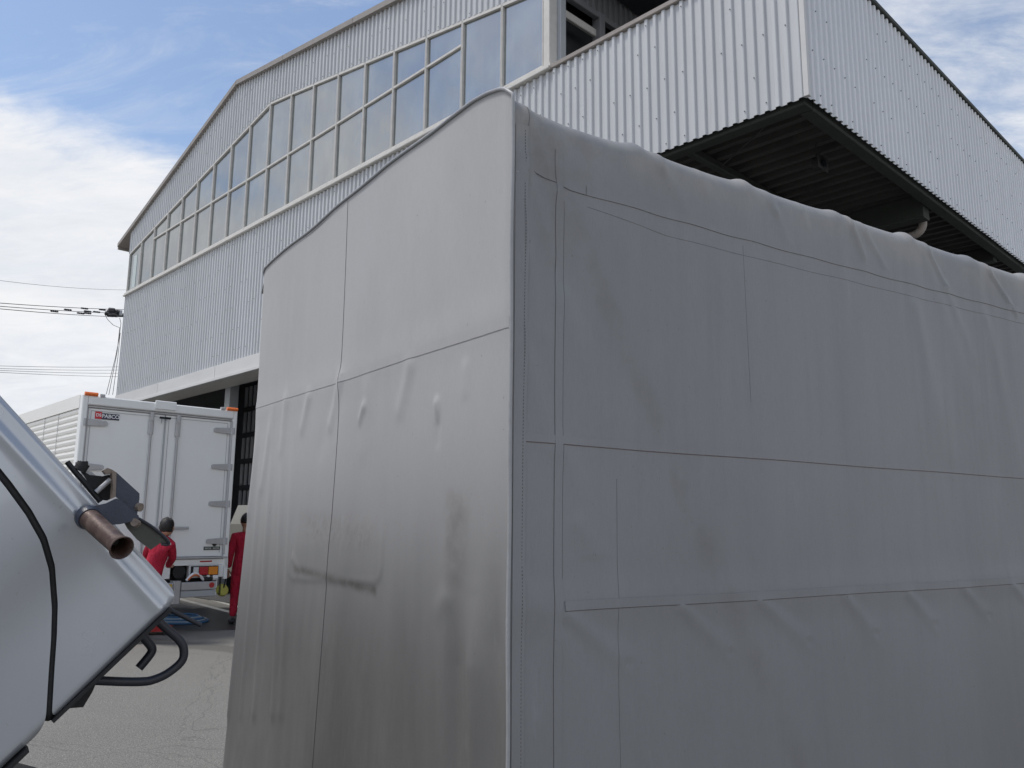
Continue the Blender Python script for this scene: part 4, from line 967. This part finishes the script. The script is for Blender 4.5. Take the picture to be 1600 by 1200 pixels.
strip(surfR, lw, (0, .001), (0, .024), th=.0016); thread(surfR, lw, NR, r=.0008, off=.0008)
thread(surfR, lin((1.394, 1.70), (1.394, .9)), NR, r=.0004, off=.0003); thread(surfR, lin((1.917, 2.44), (1.920, 1.95)), NR, r=.0003, off=.0002)
# end sheet seams
hb_ = [(a, 2.090 + (a - A0) * .0225) for a in np.linspace(A0 + .01, A0 + WD - .02, 160)]
strip(sL, hb_, (0, -.028), (0, 0), mat='tarp_end', th=.0011, nx=NL); thread(sL, hb_, NL, 'piping_grey', .0005, off=.0006)
thread(sL, [(a, z - .029) for a, z in hb_], NL, 'piping_grey', r=.0005, off=.0006)
vsq = [(2.812 + .004 * math.sin(z * 4), z) for z in np.linspace(TL(1.16) - .01, ZLOW, 160)]
strip(sL, vsq, (.001, 0), (.034, 0), mat='tarp_end', th=.0012, nx=NL); thread(sL, vsq, NL, r=.0009, off=.0005)
# platform, chassis and wheels under the sheets
MB().rbox(B0 + .06 - OX, B0 + LN - .05 - OX, A0 + .06 - OY, A0 + WD - .06 - OY, .92, 1.02, .01).build('load_bed', 'dark_steel', tk)
MB().rbox(-3.6, 3.9, -.43, -.34, .42, .60, .01).rbox(-3.6, 3.9, .34, .43, .42, .60, .01).build('chassis_rail', 'black_rubber', tk)
for (xx) in (-2.9, 2.0):
    for sd in (-1, 1):
        wh = MB().tube([(xx, sd * .82 - .11, .36), (xx, sd * .82 - .08, .36), (xx, sd * .82 + .08, .36), (xx, sd * .82 + .11, .36)], .36, 24, rs=[.33, .36, .36, .33]).build('wheel', 'tyre', tk, smooth='auto')
        MB().tube([(xx, sd * .82 - .115, .36), (xx, sd * .82 + .115, .36)], .20, 16).build('rim', 'aluminium', wh)

# --- the tilted cab
AC = 1.85; OCX, OCZ = .380, 1.425
cu = Vector((-.7071, 0, -.7071)); cv = Vector((-.680, 0, .7332))
def cabp(u, v, wo=0): return Vector((OCX - OX, AC - OY + wo, OCZ)) + cu * u + cv * v
GU = lambda v: .009 + float(np.interp(v, [-.01, 0, .013, .069, .115, .159, .22, .274, .33, .393, .55, 1.4], [.318, .308, .297, .247, .205, .168, .127, .104, .092, .085, .075, .07]))
def wout(u, v):     # inward depth of the skin
    o = -.012 * gs(u - .36, .30) - .022 * math.tanh((v - .232) / .050)
    o += .004 * gs(v - .30, .07)
    fl = 1 / (1 + math.exp((u - .036) / .0035)); o += .006 * fl
    o -= .005 * gs(u - .045, .012)
    if u < .012: o += .010 * ((.012 - u) / .012) ** 2
    if v < .014: o += .009 * ((.014 - v) / .014) ** 2
    o += .05 * max(0, v - .5) ** 1.6
    return o
def skin_piece(uf, vs_, n, name, lip=.018, parent=tk):
    mb = MB(); rows = []
    for v in vs_:
        u0, u1 = uf(v)
        # round the two corners of the outline a little
        row = [cabp(u0 + (u1 - u0) * t, v, wout(u0 + (u1 - u0) * t, v)) for t in n]
        row = [row[0] + Vector((0, lip, 0))] + [row[0] + Vector((0, .0015, 0))] + row + [row[-1] + Vector((0, .0015, 0))] + [row[-1] + Vector((0, lip, 0))]
        rows.append(row)
    rows = [[p + Vector((0, lip, 0)) for p in rows[0]]] + rows
    nu = len(rows[0]); vs2 = [tuple(p) for r in rows for p in r]
    fs = [(j * nu + i, j * nu + i + 1, (j + 1) * nu + i + 1, (j + 1) * nu + i) for j in range(len(rows) - 1) for i in range(nu - 1)]
    mb.add(vs2, fs); return mb.build(name, 'cab_paint', parent, smooth='auto')
tt = [0, .01, .02, .03, .045, .06, .08, .1] + list(np.linspace(.12, .97, 50)) + [.98, .99, 1]
CR = .030
def rear_u(v):
    r = CR - math.sqrt(max(0, CR * CR - max(0, CR - v) ** 2)) if v < CR else 0
    # gap side also rounds off at the sill
    return r, GU(v) - .0065 - (.014 - math.sqrt(max(0, .014 ** 2 - max(0, .014 - v) ** 2)) if v < .014 else 0)
vv = [0, .001, .003, .006, .009, .012, .016, .02, .025, .03] + list(np.linspace(.036, 1.35, 190))

inner = MB()      # dark inner body that fills the cab behind the skins
def cabbox(u0, u1, v0, v1, w0, w1):
    P = [cabp(u, v, w_) for w_ in (w0, w1) for (u, v) in ((u0, v0), (u1, v0), (u1, v1), (u0, v1))]
    return [tuple(p) for p in P], [(0, 1, 2, 3), (7, 6, 5, 4), (0, 4, 5, 1), (1, 5, 6, 2), (2, 6, 7, 3), (3, 7, 4, 0)]
inner.add(*cabbox(.03, 1.55, .03, 1.45, .030, 1.80)).build('cab_shell', 'black_paint', tk)
inner2 = MB().add(*cabbox(.004, .028, .02, 1.40, .034, 1.80)).build('cab_back_panel', 'cab_paint', tk)
skin_piece(rear_u, vv, tt, 'cab_quarter_panel')
dvv = [-.004, -.002, 0, .004, .008, .012, .018, .024] + list(np.linspace(.03, 1.35, 150))
def door_u(v):
    r = (.022 - math.sqrt(max(0, .022 ** 2 - max(0, .018 - v) ** 2)) if v < .018 else 0)
    return GU(v) + .0068 + r, 1.5
skin_piece(door_u, dvv, [0, .002, .004, .007, .01, .015, .02, .03] + list(np.linspace(.04, 1, 60)), 'cab_door')
# gasket in the door gap
MB().tube([cabp(GU(v), v, wout(GU(v), v) + .014) for v in np.linspace(.003, 1.3, 120)], .0092, 8).build('door_seal', 'black_rubber', tk, smooth=True)
# black sill lining under the edge
sb = MB(); sb.add(*cabbox(.03, .312, -.0075, -.0005, .010, .05)).build('sill_lining', 'black_rubber', tk)
MB().add(*cabbox(.37, .9, -.014, -.006, .004, .05)).build('sill_lining', 'black_rubber', tk)
# fittings behind and below the cab
def tp(px, py, w_=0.0): return TF.onA(px, py, AC + w_)
def polyp(pts, w0, w1, name, mat, smooth=False):
    P = [tp(x, y, w0) for x, y in pts]; return MB().poly(P, (0, w1 - w0, 0)).build(name, mat, tk)
def tubep(pts, r, name, mat, n=12, sm=6, rs=None):
    P = [tp(*p) for p in pts]
    if sm > 1 and len(P) > 2:      # Catmull-Rom
        Q = []
        E_ = [P[0]] + P + [P[-1]]
        for i in range(1, len(E_) - 2):
            for k in range(sm):
                t = k / sm; a, b, c, d = E_[i - 1], E_[i], E_[i + 1], E_[i + 2]
                Q.append(.5 * ((2 * b) + (c - a) * t + (2 * a - 5 * b + 4 * c - d) * t * t + (3 * b - a - 3 * c + d) * t ** 3))
        Q.append(P[-1]); P = Q
    return MB().tube(P, r, n).build(name, mat, tk, smooth='auto')
# brown stop tube with flared ends
A_ = tp(137, 808, -.02); B_ = tp(190, 856, -.17); ax = (B_ - A_).normalized(); Lp = (B_ - A_).length
def lathe(A_, ax, prof, n=28, closed=True):
    ax = Vector(ax).normalized(); sd = ax.cross(Vector((0, 0, 1))).normalized(); up = sd.cross(ax); mb = MB(); vs = []
    for d, r in prof:
        for k in range(n):
            a = 2 * math.pi * k / n; vs.append(tuple(A_ + ax * d + (sd * math.cos(a) + up * math.sin(a)) * r))
    m_ = len(prof); fs = [(i * n + k, i * n + (k + 1) % n, (i + 1) * n + (k + 1) % n, (i + 1) * n + k) for i in range(m_ - 1) for k in range(n)]
    fs += [tuple(range(n))[::-1], tuple(range((m_ - 1) * n, m_ * n))]
    return mb.add(vs, fs)
mb = MB(); prof_ = [(0, .0205), (.006, .0205), (.010, .0196), (Lp - .016, .0184), (Lp - .007, .0192), (Lp - .002, .0222), (Lp, .0226), (Lp + .0015, .0212), (Lp - .002, .0180), (Lp - .02, .0160), (Lp - .09, .0160)]
lathe(A_, ax, prof_).build('stop_tube', 'rusty_pipe', tk, smooth='auto')
MB().tube([A_ + ax * -.006, A_ + ax * .004, A_ + ax * .012], 1, 28, rs=[.0228, .0242, .0218]).build('tube_collar', 'blue_black_paint', tk, smooth='auto')
MB().tube([A_ + ax * (Lp - .085), A_ + ax * (Lp - .03)], .0065, 10).build('inner_pin', 'black_rubber', tk)
MB().tube([tp(112, 790, .004), tp(130, 799, -.01)], .006, 8, rs=[.003, .008]).build('weld_stub', 'tan_edge', tk)
polyp([(128, 797), (150, 790), (168, 786), (182, 779), (188, 781), (217, 806), (216, 812), (205, 815), (188, 819), (176, 820), (165, 815), (150, 800), (136, 800)], -.028, -.002, 'bracket_plate', 'blue_black_paint')
polyp([(182, 738), (218, 771), (218, 779), (214, 806), (186, 780), (181, 776)], -.004, .004, 'latch_plate', 'blue_black_paint')
polyp([(175, 734), (182, 738), (181, 776), (175, 779), (177, 760)], -.006, .030, 'latch_plate_edge', 'tan_edge')
polyp([(161, 735), (168, 731), (176, 734), (181, 738), (175, 740), (166, 741)], .0, .03, 'latch_plate_edge', 'tan_edge')
MB().tube([tp(215, 792, .0), tp(220, 793, -.006)], .009, 10).build('bolt', 'tan_edge', tk)
MB().tube([tp(210, 816, -.03), tp(214, 818, -.01)], .008, 10).build('bolt', 'tan_edge', tk)
polyp([(195, 817), (207, 808), (214, 808), (236, 820), (258, 838), (265, 847), (262, 852), (250, 849), (236, 859), (215, 843), (200, 826)], .012, .022, 'lifting_arm', 'olive_steel')
tubep([(214, 809, .008), (236, 822, .008), (256, 838, .008), (263, 846, .008), (262, 851, .012), (252, 850, .012)], .0032, 'arm_rim', 'black_paint', 8)
polyp([(125, 733), (140, 742), (160, 744), (168, 742), (176, 742), (176, 778), (168, 782), (150, 779), (144, 762), (134, 746)], .034, .05, 'hinge_bracket', 'black_rubber')
for pts in ([(150, 758), (157, 766), (154, 770), (146, 762)],): polyp(pts, .026, .032, 'bracket_gap', 'truck_white') if False else None
tubep([(150, 769, .02), (173, 749, .02)], .0052, 'rod', 'aluminium', 10, 1)
tubep([(105, 722, .03), (118, 738, .025), (133, 755, .025), (157, 784, .025)], .0055, 'rubber_edge', 'black_rubber', 8)
tubep([(124, 735, .03), (131, 724, .03)], .0125, 'rubber_buffer', 'black_rubber', 12, 1)
tubep([(120, 729, .03), (129, 726, .03)], .009, 'rubber_buffer', 'black_rubber', 12, 1); tubep([(131, 721, .03), (131, 729, .03)], .008, 'rubber_buffer', 'black_rubber', 12, 1)
polyp([(130, 740), (134, 735), (143, 737), (150, 743), (138, 744)], .05, .06, 'rubber_pad', 'aluminium')
# black tubes under the cab floor
tubep([(238, 962, .10), (262, 984, .10), (280, 1000, .10), (287, 1014, .10), (284, 1033, .10), (262, 1052, .10), (240, 1062, .10), (222, 1065, .10), (190, 1065, .10), (145, 1063, .10)], .0092, 'tilt_handle', 'black_paint', 12)
tubep([(215, 985, .14), (229, 1001, .14), (237, 1012, .14), (235, 1022, .14), (217, 1044, .14)], .0095, 'hook_tube', 'black_paint', 12, 4)
tubep([(258, 948, .2), (270, 955, .2), (314, 977, .2)], .0055, 'short_rod', 'black_paint', 10, 1)
polyp([(150, 1068), (144, 1082), (130, 1105), (104, 1107), (100, 1100)], .06, .12, 'step_bracket', 'black_rubber')
polyp([(37, 1167), (30, 1176), (-6, 1204), (-6, 1190)], .04, .07, 'step_bracket', 'black_rubber')
# small screw heads along the flange
for o in bpy.data.objects:
    if o.type == 'MESH' and len(o.data.vertices) == 0: bpy.data.objects.remove(o)
